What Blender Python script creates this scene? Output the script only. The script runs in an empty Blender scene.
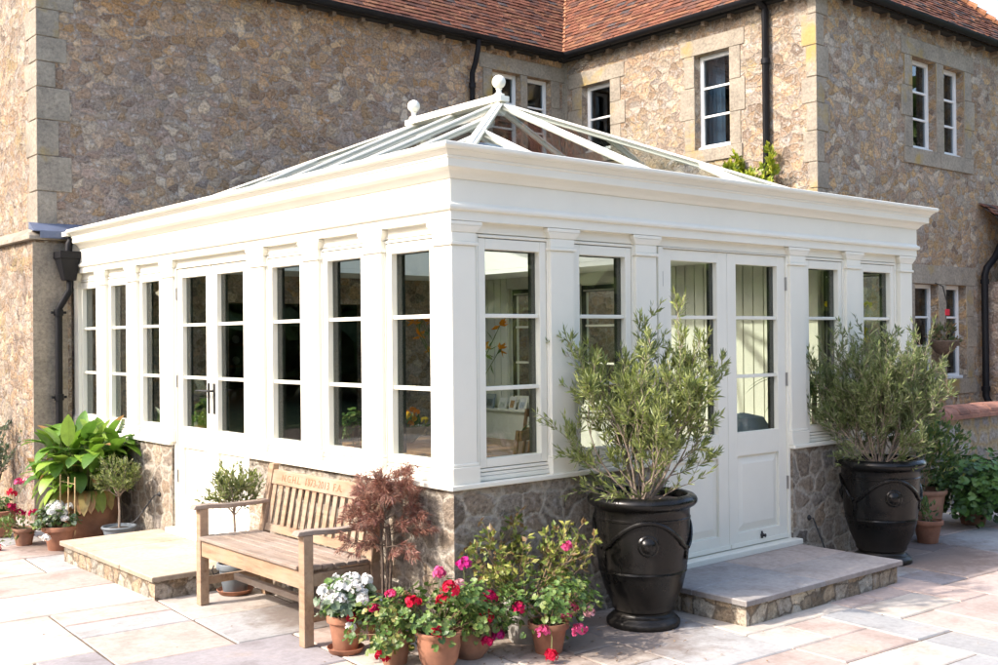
import bpy, bmesh, math, random
from mathutils import Vector, Matrix, noise
random.seed(11)
C = bpy.context.scene.collection
V = Vector
PI = math.pi

# ------------------------------------------------------------------ mesh helpers
class MB:
    def __init__(s):
        s.v = []; s.f = []; s.c = []; s.fc = []; s.col = None
    def face(s, pts, col=None):
        n = len(s.v); s.v += [tuple(p) for p in pts]
        s.f.append(tuple(range(n, n+len(pts)))); s.fc.append(col)
    def box(s, a, b, col=None):
        x0, y0, z0 = a; x1, y1, z1 = b
        if x0 > x1: x0, x1 = x1, x0
        if y0 > y1: y0, y1 = y1, y0
        if z0 > z1: z0, z1 = z1, z0
        n = len(s.v)
        s.v += [(x0,y0,z0),(x1,y0,z0),(x1,y1,z0),(x0,y1,z0),(x0,y0,z1),(x1,y0,z1),(x1,y1,z1),(x0,y1,z1)]
        for q in ((0,3,2,1),(4,5,6,7),(0,1,5,4),(1,2,6,5),(2,3,7,6),(3,0,4,7)):
            s.f.append(tuple(n+i for i in q)); s.fc.append(col)
        return s
    def hexa(s, lo, hi, col=None):
        n = len(s.v); s.v += [tuple(p) for p in lo] + [tuple(p) for p in hi]
        k = len(lo)
        s.f.append(tuple(n+i for i in reversed(range(k)))); s.fc.append(col)
        s.f.append(tuple(n+k+i for i in range(k))); s.fc.append(col)
        for i in range(k):
            j = (i+1) % k
            s.f.append((n+i, n+j, n+k+j, n+k+i)); s.fc.append(col)
        return s
    def bar(s, p, q, w, h, up=(0,0,1), col=None):
        p = V(p); q = V(q); d = (q-p).normalized(); up = V(up)
        side = d.cross(up).normalized(); u2 = side.cross(d).normalized()
        a = side*w/2; b = u2*h/2
        return s.hexa([p-a-b, p+a-b, p+a+b, p-a+b], [q-a-b, q+a-b, q+a+b, q-a+b], col)
    def tube(s, pts, radii, seg=6, col=None, cap=True):
        pts = [V(p) for p in pts]
        if not isinstance(radii, (list, tuple)): radii = [radii]*len(pts)
        n0 = len(s.v); ref = None
        for i, p in enumerate(pts):
            d = (pts[min(i+1, len(pts)-1)] - pts[max(i-1, 0)])
            if d.length < 1e-9: d = V((0,0,1))
            d.normalize()
            if ref is None: ref = V((1,0,0)) if abs(d.x) < .8 else V((0,1,0))
            a = (ref - d*ref.dot(d))
            if a.length < 1e-6: a = d.orthogonal()
            a.normalize(); ref = a; b = d.cross(a)
            for k in range(seg):
                t = 2*PI*k/seg
                s.v.append(tuple(p + (a*math.cos(t) + b*math.sin(t))*radii[i]))
        for i in range(len(pts)-1):
            for k in range(seg):
                k2 = (k+1) % seg
                s.f.append((n0+i*seg+k, n0+i*seg+k2, n0+(i+1)*seg+k2, n0+(i+1)*seg+k)); s.fc.append(col)
        if cap:
            s.f.append(tuple(n0+k for k in reversed(range(seg)))); s.fc.append(col)
            m = n0+(len(pts)-1)*seg
            s.f.append(tuple(m+k for k in range(seg))); s.fc.append(col)
        return s
    def lathe(s, prof, c=(0,0,0), seg=32, col=None, axis=None, wob=0):
        c = V(c); n0 = len(s.v)
        M = Matrix.Identity(3)
        if axis is not None: M = V((0,0,1)).rotation_difference(V(axis)).to_matrix()
        for r, z in prof:
            for k in range(seg):
                t = 2*PI*k/seg; rr = r*(1+wob*math.sin(3*t+z*20))
                s.v.append(tuple(c + M @ V((rr*math.cos(t), rr*math.sin(t), z))))
        for i in range(len(prof)-1):
            for k in range(seg):
                k2 = (k+1) % seg
                s.f.append((n0+i*seg+k, n0+i*seg+k2, n0+(i+1)*seg+k2, n0+(i+1)*seg+k)); s.fc.append(col)
        s.f.append(tuple(n0+k for k in reversed(range(seg)))); s.fc.append(col)
        m = n0+(len(prof)-1)*seg
        s.f.append(tuple(m+k for k in range(seg))); s.fc.append(col)
        return s
    def build(s, name, mat, parent=None, smooth=False, uv=False, bevel=0, recalc=False, seg=2, world=False):
        me = bpy.data.meshes.new(name)
        me.from_pydata(s.v, [], s.f)
        if any(c is not None for c in s.fc):
            ca = me.color_attributes.new('col', 'FLOAT_COLOR', 'CORNER')
            buf = []
            for f, c in zip(s.f, s.fc):
                if c is None: c = (1,1,1)
                buf += [c[0], c[1], c[2], 1.0]*len(f)
            ca.data.foreach_set('color', buf)
        if recalc:
            bm = bmesh.new(); bm.from_mesh(me); bmesh.ops.recalc_face_normals(bm, faces=bm.faces); bm.to_mesh(me); bm.free()
        if uv:
            ul = me.uv_layers.new(name='UVMap')
            for p in me.polygons:
                n = p.normal
                for li in p.loop_indices:
                    co = me.vertices[me.loops[li].vertex_index].co
                    if abs(n.z) > .8: ul.data[li].uv = (co.x, co.y)
                    elif abs(n.x) > abs(n.y): ul.data[li].uv = (co.y+3.37, co.z)
                    else: ul.data[li].uv = (co.x, co.z)
        if smooth: me.polygons.foreach_set('use_smooth', [True]*len(me.polygons))
        me.update()
        o = bpy.data.objects.new(name, me); C.objects.link(o)
        if mat: me.materials.append(mat)
        if parent is not None: o.parent = parent
        if bevel:
            m = o.modifiers.new('b', 'BEVEL'); m.width = bevel; m.segments = seg; m.limit_method = 'ANGLE'; m.angle_limit = math.radians(40)
        if smooth:
            try:
                me.set_sharp_from_angle(angle=math.radians(42))
            except Exception: pass
        return o

def thing(name, label, cat, loc=(0,0,0), group=None, rz=0):
    o = bpy.data.objects.new(name, None); C.objects.link(o); o.location = loc; o.rotation_euler = (0,0,rz)
    o.empty_display_size = .1
    o['label'] = label; o['category'] = cat
    if group: o['group'] = group
    return o
def tag(o, label, cat, group=None):
    o['label'] = label; o['category'] = cat
    if group: o['group'] = group
    return o
def struct(o, kind='structure'):
    o['kind'] = kind; return o
def copy_tree(o, parent=None):
    c = o.copy(); C.objects.link(c); c.parent = parent
    for ch in list(o.children): copy_tree(ch, c)
    return c

# ------------------------------------------------------------------ materials
def mat(name):
    m = bpy.data.materials.new(name); m.use_nodes = True
    nt = m.node_tree; nt.nodes.clear()
    return m, nt
def N(nt, typ, props=None, **ins):
    n = nt.nodes.new('ShaderNode'+typ)
    for k, v in (props or {}).items(): setattr(n, k, v)
    for k, v in ins.items():
        key = k.replace('_', ' ')
        if key[0] == 'i' and key[1:].isdigit(): s = n.inputs[int(key[1:])]
        else: s = n.inputs[key]
        if isinstance(v, bpy.types.NodeSocket): nt.links.new(v, s)
        else:
            if isinstance(v, tuple) and len(v) == 3 and s.type == 'RGBA': v = (*v, 1)
            s.default_value = v
    return n
def out(nt, sh, disp=None):
    o = N(nt, 'OutputMaterial'); nt.links.new(sh, o.inputs[0])
def math_(nt, op, a, b=0.0, c=0.0, clamp=False):
    return N(nt, 'Math', {'operation': op, 'use_clamp': clamp}, i0=a, i1=b, i2=c).outputs[0]
def ramp(nt, fac, stops, interp='LINEAR'):
    n = N(nt, 'ValToRGB', None, Fac=fac); cr = n.color_ramp; cr.interpolation = interp
    while len(cr.elements) < len(stops): cr.elements.new(.5)
    for e, (p, c) in zip(cr.elements, stops):
        e.position = p; e.color = (*c, 1) if len(c) == 3 else c
    return n.outputs[0]
def mixc(nt, fac, a, b, mode='MIX'):
    n = nt.nodes.new('ShaderNodeMix'); n.data_type = 'RGBA'; n.blend_type = mode; n.clamp_factor = True
    for s, v in ((n.inputs[0], fac), (n.inputs[6], a), (n.inputs[7], b)):
        if isinstance(v, bpy.types.NodeSocket): nt.links.new(v, s)
        elif isinstance(v, tuple): s.default_value = (*v, 1) if len(v) == 3 else v
        else: s.default_value = v
    return n.outputs[2]
def noise_(nt, vec, scale, detail=4, rough=.6, dist=0):
    n = N(nt, 'TexNoise', None, Scale=scale, Detail=detail, Roughness=rough, Distortion=dist)
    if vec is not None: nt.links.new(vec, n.inputs['Vector'])
    return n
def bump(nt, h, strength=.5, dist=.01, normal=None):
    n = N(nt, 'Bump', None, Strength=strength, Distance=dist, Height=h)
    if normal: nt.links.new(normal, n.inputs['Normal'])
    return n.outputs[0]

def plain(name, col, rough=.5, nscale=12, var=.12, bmp=0, metal=0, spec=.5, obj=True, coat=0, stretch=None):
    m, nt = mat(name)
    tc = N(nt, 'TexCoord'); vec = tc.outputs['Object']
    if stretch:
        mp = N(nt, 'Mapping', None, Vector=vec, Scale=stretch); vec = mp.outputs[0]
    n = noise_(nt, vec, nscale, 5, .6)
    f = ramp(nt, n.outputs[0], [(.3, (1-var,)*3), (.7, (1+var*.4,)*3)])
    c = mixc(nt, 1.0, col, f, 'MULTIPLY')
    b = N(nt, 'BsdfPrincipled', None, Base_Color=c, Roughness=rough, Metallic=metal)
    b.inputs['Specular IOR Level'].default_value = spec
    b.inputs['Coat Weight'].default_value = coat
    if bmp: nt.links.new(bump(nt, n.outputs[0], .5, bmp), b.inputs['Normal'])
    out(nt, b.outputs[0]); return m

def stone_mat(name, su, sv, pal, mortar, mw=.05, rnd=.75, bmp=.02, distort=.12, white=.35, tint=None, fine=1.0, drk=0.0, lichen=0.0, grad=None, mn=1.0):
    """rubble masonry: irregular stones in raised mortar, UV in metres"""
    m, nt = mat(name)
    uv = N(nt, 'UVMap').outputs[0]
    nz = noise_(nt, uv, 2.2, 3, .6)
    nv = N(nt, 'VectorMath', {'operation': 'SUBTRACT'}, i0=nz.outputs['Color'], i1=(.5,.5,.5))
    nv = N(nt, 'VectorMath', {'operation': 'SCALE'}, i0=nv.outputs[0], Scale=distort*2)
    nz2 = noise_(nt, uv, 10, 6, .75)
    nv2 = N(nt, 'VectorMath', {'operation': 'SUBTRACT'}, i0=nz2.outputs['Color'], i1=(.5,.5,.5))
    nv2 = N(nt, 'VectorMath', {'operation': 'SCALE'}, i0=nv2.outputs[0], Scale=distort*.75)
    w = N(nt, 'VectorMath', {'operation': 'ADD'}, i0=uv, i1=nv.outputs[0])
    w = N(nt, 'VectorMath', {'operation': 'ADD'}, i0=w.outputs[0], i1=nv2.outputs[0])
    w = N(nt, 'VectorMath', {'operation': 'MULTIPLY'}, i0=w.outputs[0], i1=(su, sv, 1)).outputs[0]
    vo = N(nt, 'TexVoronoi', {'voronoi_dimensions': '2D', 'feature': 'F1'}, Vector=w, Scale=1.0, Randomness=rnd)
    ve = N(nt, 'TexVoronoi', {'voronoi_dimensions': '2D', 'feature': 'DISTANCE_TO_EDGE'}, Vector=w, Scale=1.0, Randomness=rnd)
    sep = N(nt, 'SeparateColor', None, Color=vo.outputs['Color'])
    base = ramp(nt, sep.outputs[0], pal, 'LINEAR')
    val = ramp(nt, sep.outputs[1], [(0, (.76,)*3), (.5, (1.02,)*3), (1, (1.3,)*3)])
    c = mixc(nt, 1, base, val, 'MULTIPLY')
    n3 = noise_(nt, uv, 22*fine, 6, .7)
    c = mixc(nt, 1, c, ramp(nt, n3.outputs[0], [(.30, (.34,.32,.31)), (.46, (.88,.87,.86)), (.56, (1.06,1.06,1.05)), (.72, (1.7,1.66,1.62))]), 'MULTIPLY')
    n8 = noise_(nt, uv, 55, 3, .7)
    c = mixc(nt, ramp(nt, n8.outputs[0], [(.60, (0,0,0)), (.68, (.8*white,)*3)]), c, (.62,.58,.53))
    c = mixc(nt, ramp(nt, n8.outputs[0], [(.32, (.75,)*3), (.42, (0,0,0))]), c, (.10,.075,.06))
    # large slow patches of tone
    n4 = noise_(nt, uv, .55, 4, .6)
    if tint: c = mixc(nt, ramp(nt, n4.outputs[0], [(.4, (0,0,0)), (.62, (1,1,1))]), c, mixc(nt, 1, c, tint, 'MULTIPLY'))
    if grad:
        sx = N(nt, 'SeparateXYZ', None, Vector=uv)
        gv = math_(nt, 'ADD', sx.outputs[1], math_(nt, 'MULTIPLY', math_(nt, 'SUBTRACT', n4.outputs[0], .5), 5.0))
        gf = math_(nt, 'DIVIDE', math_(nt, 'SUBTRACT', gv, grad[0]), grad[1]-grad[0], clamp=True)
        c = mixc(nt, gf, c, mixc(nt, 1, c, grad[2], 'MULTIPLY'))
    # pale flecks and bloom
    n5 = noise_(nt, uv, 9, 8, .75)
    c = mixc(nt, math_(nt, 'MULTIPLY', ramp(nt, n5.outputs[0], [(.54, (0,0,0)), (.68, (1,1,1))]), white), c, (.56,.53,.5))
    if lichen:
        n6 = noise_(nt, uv, 1.7, 5, .7)
        c = mixc(nt, math_(nt, 'MULTIPLY', ramp(nt, n6.outputs[0], [(.56, (0,0,0)), (.64, (1,1,1))]), lichen), c, (.36,.27,.06))
    n7 = noise_(nt, uv, 5, 3, .6)
    wid = math_(nt, 'MAXIMUM', math_(nt, 'MULTIPLY', math_(nt, 'ADD', math_(nt, 'MULTIPLY', n7.outputs[0], 5.0), -1.5), mw), .004)
    e = math_(nt, 'DIVIDE', ve.outputs['Distance'], wid)
    mk = ramp(nt, math_(nt, 'ADD', e, math_(nt, 'MULTIPLY', math_(nt, 'SUBTRACT', n3.outputs[0], .5), mn)), [(.2, (0,0,0)), (1.0, (1,1,1))])
    mc = mixc(nt, 1, mortar, ramp(nt, n3.outputs[0], [(.3, (.6,.6,.6)), (.7, (1.15,1.15,1.15))]), 'MULTIPLY')
    c = mixc(nt, mk, mc, c)
    h = math_(nt, 'ADD', math_(nt, 'MULTIPLY', ramp(nt, ve.outputs['Distance'], [(0, (0,0,0)), (.10, (.5,.5,.5)), (.22, (.85,.85,.85)), (.5, (1,1,1))]), .8),
              math_(nt, 'MULTIPLY', n3.outputs[0], 1.6))
    h = math_(nt, 'ADD', h, math_(nt, 'MULTIPLY', sep.outputs[2], .3))
    b = N(nt, 'BsdfPrincipled', None, Base_Color=c, Roughness=.92)
    b.inputs['Specular IOR Level'].default_value = .2
    nt.links.new(bump(nt, h, 1.0, bmp), b.inputs['Normal'])
    out(nt, b.outputs[0]); return m

def attr_mat(name, rough=.6, trans=0, nscale=30, var=.15, spec=.4, bmp=0, mul=(1,1,1), uvw='Object'):
    m, nt = mat(name)
    a = N(nt, 'Attribute', {'attribute_name': 'col'})
    tc = N(nt, 'TexCoord'); n = noise_(nt, tc.outputs[uvw], nscale, 5, .65)
    c = mixc(nt, 1, a.outputs['Color'], ramp(nt, n.outputs[0], [(.3, (1-var,)*3), (.7, (1+var*.5,)*3)]), 'MULTIPLY')
    c = mixc(nt, 1, c, mul, 'MULTIPLY')
    b = N(nt, 'BsdfPrincipled', None, Base_Color=c, Roughness=rough)
    b.inputs['Specular IOR Level'].default_value = spec
    if bmp: nt.links.new(bump(nt, n.outputs[0], .6, bmp), b.inputs['Normal'])
    sh = b.outputs[0]
    if trans:
        t = N(nt, 'BsdfTranslucent', None, Color=c)
        sh = N(nt, 'MixShader', None, i0=trans, i1=sh, i2=t.outputs[0]).outputs[0]
    out(nt, sh); return m

def glass_mat(name, tint=(.8,.85,.82), ior=1.5, rough=0.0, extra=0.0, k=1.0):
    m, nt = mat(name)
    t = N(nt, 'BsdfTransparent', None, Color=tint)
    g = N(nt, 'BsdfGlossy', None, Color=(1,1,1), Roughness=rough)
    fc = N(nt, 'LayerWeight', None, Blend=.5).outputs['Facing']
    f = math_(nt, 'ADD', math_(nt, 'MULTIPLY', math_(nt, 'POWER', fc, 5.0), .96), .04)
    tc = N(nt, 'TexCoord')
    nz = noise_(nt, tc.outputs['Object'], 1.3, 2, .5)
    nt.links.new(bump(nt, nz.outputs[0], .08, .02), g.inputs['Normal'])
    f = math_(nt, 'ADD', math_(nt, 'MULTIPLY', f, k), extra, clamp=True)
    out(nt, N(nt, 'MixShader', None, i0=f, i1=t.outputs[0], i2=g.outputs[0]).outputs[0]); return m

M = {}
PAL = [(0, (.25,.185,.15)), (.14, (.36,.265,.19)), (.28, (.40,.275,.165)), (.42, (.34,.25,.20)), (.56, (.31,.265,.24)), (.7, (.39,.30,.225)), (.84, (.48,.40,.31)), (1, (.35,.265,.225))]
M['rubble'] = stone_mat('rubble_stone', 8.0, 10.8, PAL, (.42,.345,.285), .085, .9, .015, .15, .95, tint=(.98,.92,.87), fine=1.5, grad=(3.9,5.4,(1.22,1.05,.82)))
M['rubble_tan'] = stone_mat('tan_rubble_stone', 8.2, 11.0, [(0, (.27,.20,.155)), (.2, (.42,.285,.175)), (.4, (.47,.32,.17)), (.6, (.36,.27,.205)), (.8, (.50,.42,.32)), (1, (.36,.315,.28))], (.44,.38,.31), .085, .92, .015, .16, .9, tint=(.97,.93,.86), fine=1.5)
PALW = [(0, (.23,.185,.15)), (.2, (.35,.255,.17)), (.4, (.38,.29,.20)), (.6, (.30,.235,.185)), (.8, (.42,.355,.275)), (1, (.30,.265,.235))]
M['rubble_warm'] = stone_mat('warm_rubble_stone', 8.4, 11.0, PALW, (.46,.40,.33), .085, .92, .016, .16, .9, tint=(1.02,.93,.85), lichen=.3, fine=1.5)
PALP = [(0, (.20,.165,.13)), (.2, (.34,.275,.21)), (.4, (.29,.255,.22)), (.6, (.42,.36,.285)), (.8, (.33,.25,.175)), (1, (.39,.355,.30))]
M['plinth_stone'] = stone_mat('plinth_stone', 5.4, 7.0, PALP, (.58,.52,.43), .12, .72, .020, .11, .5, fine=1.2, mn=.25)
PALS = [(0, (.28,.21,.14)), (.3, (.40,.31,.21)), (.6, (.43,.40,.34)), (1, (.48,.41,.30))]
M['riser'] = stone_mat('riser_stone', 7.5, 8.5, PALS, (.24,.195,.145), .10, .7, .014, .10, .6)
PALG = [(0, (.26,.25,.24)), (.3, (.36,.32,.26)), (.6, (.30,.29,.29)), (1, (.40,.36,.30))]
M['garden_stone'] = stone_mat('garden_wall_stone', 4.4, 5.2, PALG, (.44,.34,.20), .24, .8, .02, .08, .3)

def ashlar():
    m, nt = mat('ashlar')
    uv = N(nt, 'UVMap').outputs[0]
    n1 = noise_(nt, uv, 3.0, 6, .7); n2 = noise_(nt, uv, 30, 6, .7); n3 = noise_(nt, uv, 1.3, 4, .65)
    c = ramp(nt, n1.outputs[0], [(.3, (.215,.19,.155)), (.5, (.31,.27,.215)), (.7, (.38,.33,.26))])
    c = mixc(nt, 1, c, ramp(nt, n2.outputs[0], [(.3, (.62,.6,.58)), (.55, (1,1,1)), (.75, (1.25,1.25,1.2))]), 'MULTIPLY')
    c = mixc(nt, ramp(nt, n3.outputs[0], [(.57, (0,0,0)), (.66, (.75,.75,.75))]), c, (.36,.25,.07))
    b = N(nt, 'BsdfPrincipled', None, Base_Color=c, Roughness=.9)
    b.inputs['Specular IOR Level'].default_value = .2
    nt.links.new(bump(nt, math_(nt, 'ADD', n1.outputs[0], n2.outputs[0]), .8, .008), b.inputs['Normal'])
    out(nt, b.outputs[0]); return m
M['ashlar'] = ashlar()
M['paint'] = plain('cream_white_paint', (.81,.79,.685), .42, 1.6, .06, .0004, spec=.4)
M['paint_in'] = plain('interior_cream_paint', (.70,.69,.60), .6, 3, .04)
M['ceiling_paint'] = plain('ceiling_paint', (.8,.8,.78), .7, 3, .02)
M['upvc'] = plain('white_sash_paint', (.80,.80,.78), .45, 5, .05)
M['glass'] = glass_mat('window_glass', (.90,.93,.89), 1.5, 0, .015)
M['roof_glass'] = glass_mat('roof_glass', (.66,.70,.69), 1.45, 0, .02, .38)
M['house_glass'] = glass_mat('house_window_glass', (.55,.62,.66), 1.5, 0, .03)
M['gasket_and_shade'] = plain('black_gasket_and_shade', (.012,.012,.013), .5)
M['iron'] = plain('black_cast_iron', (.008,.008,.010), .55, 20, .2, .0008, spec=.22)
M['ironwork'] = plain('wrought_iron', (.02,.02,.02), .6, 40, .2)
def glaze_mat():
    m, nt = mat('black_glaze')
    tc = N(nt, 'TexCoord').outputs['Object']
    n = noise_(nt, tc, 5, 6, .7); n2 = noise_(nt, tc, 40, 4, .7)
    mp = N(nt, 'Mapping', None, Vector=tc, Scale=(14,14,1.5)).outputs[0]; n3 = noise_(nt, mp, 1, 5, .6)
    sx = N(nt, 'SeparateXYZ', None, Vector=tc)
    low = ramp(nt, math_(nt, 'ADD', sx.outputs[2], math_(nt, 'MULTIPLY', n.outputs[0], .25)), [(.15, (1,1,1)), (.42, (0,0,0))])
    d = math_(nt, 'ADD', math_(nt, 'MULTIPLY', ramp(nt, n3.outputs[0], [(.52, (0,0,0)), (.75, (1,1,1))]), .35), math_(nt, 'MULTIPLY', low, .45), clamp=True)
    d = math_(nt, 'MULTIPLY', d, ramp(nt, n2.outputs[0], [(.3, (.3,.3,.3)), (.7, (1,1,1))]))
    c = mixc(nt, d, (.006,.0057,.0053), (.050,.042,.034))
    r = math_(nt, 'ADD', math_(nt, 'MULTIPLY', n.outputs[0], .3), math_(nt, 'ADD', math_(nt, 'MULTIPLY', d, .5), .12))
    b = N(nt, 'BsdfPrincipled', None, Base_Color=c, Roughness=r); b.inputs['Specular IOR Level'].default_value = .28
    nt.links.new(bump(nt, math_(nt, 'ADD', n.outputs[0], math_(nt, 'MULTIPLY', n2.outputs[0], .15)), .5, .003), b.inputs['Normal'])
    out(nt, b.outputs[0]); return m
M['glaze'] = glaze_mat() if True else plain('black_glaze', (.008,.0075,.007), .30, 14, .5, .0022, spec=.30)
M['steel'] = plain('satin_steel', (.45,.44,.42), .4, 30, .1, 0, 1)
M['lead'] = plain('lead_sheet', (.12,.145,.21), .5, 9, .2, .002)
M['terracotta'] = plain('terracotta', (.38,.17,.10), .85, 7, .45, .002)
M['terracotta_old'] = plain('weathered_terracotta', (.36,.19,.12), .9, 7, .42, .003)
M['greypot'] = plain('grey_zinc_pot', (.17,.20,.225), .55, 9, .25, .001)
M['stonepot'] = plain('pale_stone_pot', (.42,.40,.36), .9, 12, .35, .002)
M['soil'] = plain('potting_soil', (.045,.03,.022), 1, 60, .5, .01)
M['cane'] = plain('bamboo_cane', (.5,.36,.18), .7, 30, .3)
M['bark_pale'] = plain('olive_bark', (.30,.235,.185), .9, 40, .4, .002)
M['bark'] = plain('brown_bark', (.14,.10,.075), .9, 40, .4, .002)
M['leaf'] = attr_mat('leaves', .45, .28, 25, .2, .5)
M['petal'] = attr_mat('petals', .6, .3, 40, .1, .2)
M['tile'] = attr_mat('clay_roof_tiles', .85, 0, 16, .45, .2, .004)
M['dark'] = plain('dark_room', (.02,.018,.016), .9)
M['curtain'] = plain('pale_curtain', (.50,.55,.62), .9, 3, .1)
M['kitchen'] = plain('dark_oak_kitchen', (.20,.145,.10), .55, 8, .4)
M['wood_in'] = plain('brown_table_wood', (.26,.13,.06), .5, 8, .3, stretch=(1,8,8))
M['floor_in'] = plain('interior_stone_floor', (.30,.26,.20), .5, 2, .2)
M['lawn'] = plain('grass_lawn', (.055,.085,.025), 1, 18, .5, .02)
M['mortar_bed'] = plain('joint_mortar', (.16,.12,.09), 1, 8, .55, .006)
M['brick'] = plain('red_brick', (.34,.16,.11), .9, 7, .55, .004)
M['cloth_blue'] = plain('blue_grey_cloth', (.20,.25,.32), .9)
M['paper'] = plain('card_white', (.72,.72,.70), .7)

def wood(name, base, dark, grey):
    m, nt = mat(name)
    tc = N(nt, 'TexCoord').outputs['Object']
    mp = N(nt, 'Mapping', None, Vector=tc, Scale=(30, 3.0, 30)).outputs[0]
    n = noise_(nt, mp, 1.0, 7, .7, .4); n2 = noise_(nt, tc, 4, 4, .6)
    c = ramp(nt, n.outputs[0], [(.3, dark), (.55, base), (.75, tuple(x*1.2 for x in base))])
    c = mixc(nt, ramp(nt, n2.outputs[0], [(.42, (0,0,0)), (.65, (.8,.8,.8))]), c, grey)
    b = N(nt, 'BsdfPrincipled', None, Base_Color=c, Roughness=.75)
    nt.links.new(bump(nt, n.outputs[0], .6, .002), b.inputs['Normal'])
    out(nt, b.outputs[0]); return m
M['teak'] = wood('weathered_teak', (.37,.245,.15), (.22,.13,.075), (.34,.265,.20))
M['teak_grey'] = wood('greyed_teak', (.29,.22,.17), (.15,.105,.08), (.32,.27,.23))

def slab_mat():
    m, nt = mat('riven_sandstone')
    a = N(nt, 'Attribute', {'attribute_name': 'col'})
    g = N(nt, 'TexCoord').outputs['Object']
    n1 = noise_(nt, g, 2.4, 6, .65, .3); n2 = noise_(nt, g, 26, 7, .7); n3 = noise_(nt, g, 7, 5, .7)
    c = mixc(nt, 1, a.outputs['Color'], ramp(nt, n1.outputs[0], [(.3, (.72,.69,.67)), (.5, (1.0,1.0,1.0)), (.6, (1.08,1.07,1.06)), (.75, (1.1,.98,.84))]), 'MULTIPLY')
    c = mixc(nt, 1, c, ramp(nt, n2.outputs[0], [(.3, (.82,.81,.8)), (.6, (1.04,1.04,1.04))]), 'MULTIPLY')
    c = mixc(nt, ramp(nt, n3.outputs[0], [(.60, (0,0,0)), (.80, (.45,.45,.45))]), c, (.22,.17,.12))
    for (px, py, rr) in ((.75,-.35,.95), (4.3,-.3,1.2), (-.45,4.7,.8), (-.1,1.2,.7)):      # soil and leaf stains with painted-in shading, round the pots and under the bench
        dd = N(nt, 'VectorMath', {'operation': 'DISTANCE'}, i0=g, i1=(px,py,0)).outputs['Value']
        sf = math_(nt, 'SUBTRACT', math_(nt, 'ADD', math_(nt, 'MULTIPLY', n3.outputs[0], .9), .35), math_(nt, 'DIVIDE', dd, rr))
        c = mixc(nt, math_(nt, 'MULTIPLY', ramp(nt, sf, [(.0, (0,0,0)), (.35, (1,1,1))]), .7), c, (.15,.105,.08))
    b = N(nt, 'BsdfPrincipled', None, Base_Color=c, Roughness=.85)
    b.inputs['Specular IOR Level'].default_value = .25
    nt.links.new(bump(nt, math_(nt, 'ADD', n1.outputs[0], math_(nt, 'MULTIPLY', n2.outputs[0], .3)), .7, .008), b.inputs['Normal'])
    out(nt, b.outputs[0]); return m
M['slab'] = slab_mat()

# ------------------------------------------------------------------ ground
def jit(c, a):
    k = 1+random.uniform(-a, a); return tuple(x*k for x in c)
lawn = MB(); lawn.box((-300,-300,-.6), (300,300,-.03)); struct(lawn.build('ground', M['lawn']))
bed = MB(); bed.box((-9,-9,-.3), (16,14,-.008)); struct(bed.build('paving_bed', M['mortar_bed']))

SLC = [(.45,.355,.31), (.46,.39,.33), (.48,.42,.355), (.33,.33,.325), (.47,.38,.335), (.50,.45,.39), (.39,.385,.375), (.43,.35,.31), (.49,.44,.39), (.29,.27,.275)]
def slab(mb, x0, y0, x1, y1, z, th, col, fn=lambda p: p, g=.007, ch=.007):
    def c(): return random.uniform(-.003, .003)
    a = [(x0+g+c(), y0+g+c()), (x1-g+c(), y0+g+c()), (x1-g+c(), y1-g+c()), (x0+g+c(), y1-g+c())]
    dz = random.uniform(-.002, .002)
    lo = [fn((x, y, z-th)) for x, y in a]; mid = [fn((x, y, z-ch)) for x, y in a]
    cx = (x0+x1)/2; cy = (y0+y1)/2
    top = [fn((x+(ch if x < cx else -ch), y+(ch if y < cy else -ch), z+dz)) for x, y in a]
    n = len(mb.v); mb.v += [tuple(p) for p in lo+mid+top]
    dk = tuple(k*.72 for k in col)
    for i in range(4):
        j = (i+1) % 4
        mb.f.append((n+i, n+j, n+4+j, n+4+i)); mb.fc.append(dk)
        mb.f.append((n+4+i, n+4+j, n+8+j, n+8+i)); mb.fc.append(col)
    mb.f.append((n+8, n+9, n+10, n+11)); mb.fc.append(col)
def paving():
    U = .34; nx, ny = 68, 62; used = [[0]*ny for _ in range(nx)]
    rot = Matrix.Rotation(math.radians(-3.5), 3, 'Z'); off = V((-9.0, -9.5, 0))
    mb = MB(); sizes = [(3,2),(2,2),(2,3),(2,1),(1,2),(3,2),(2,2),(1,1),(3,2),(2,1)]
    for j in range(ny):
        for i in range(nx):
            if used[i][j]: continue
            ss = sizes[:]; random.shuffle(ss)
            for (a, b) in ss+[(1,1)]:
                if i+a > nx or j+b > ny: continue
                if any(used[i+p][j+q] for p in range(a) for q in range(b)): continue
                break
            for p in range(a):
                for q in range(b): used[i+p][j+q] = 1
            col = jit(random.choice(SLC), .07)
            slab(mb, i*U, j*U, (i+a)*U, (j+b)*U, 0, .03, col, lambda p: rot @ V(p) + off)
    return mb.build('patio_paving', M['slab'])
struct(paving())

# ------------------------------------------------------------------ orangery
OW, OL = 5.10, 6.08
ora = thing('orangery', 'cream painted timber orangery with glass lantern roof on low stone walls', 'orangery')
def fmap(face):
    if face == 'R': return lambda u, d, z: (u, d, z)
    if face == 'L': return lambda u, d, z: (d, u, z)
    return lambda u, d, z: (OW-d, u, z)        # east
def fbox(mb, face, u0, u1, d0, d1, z0, z1):
    f = fmap(face); mb.box(f(u0, d0, z0), f(u1, d1, z1))

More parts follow.
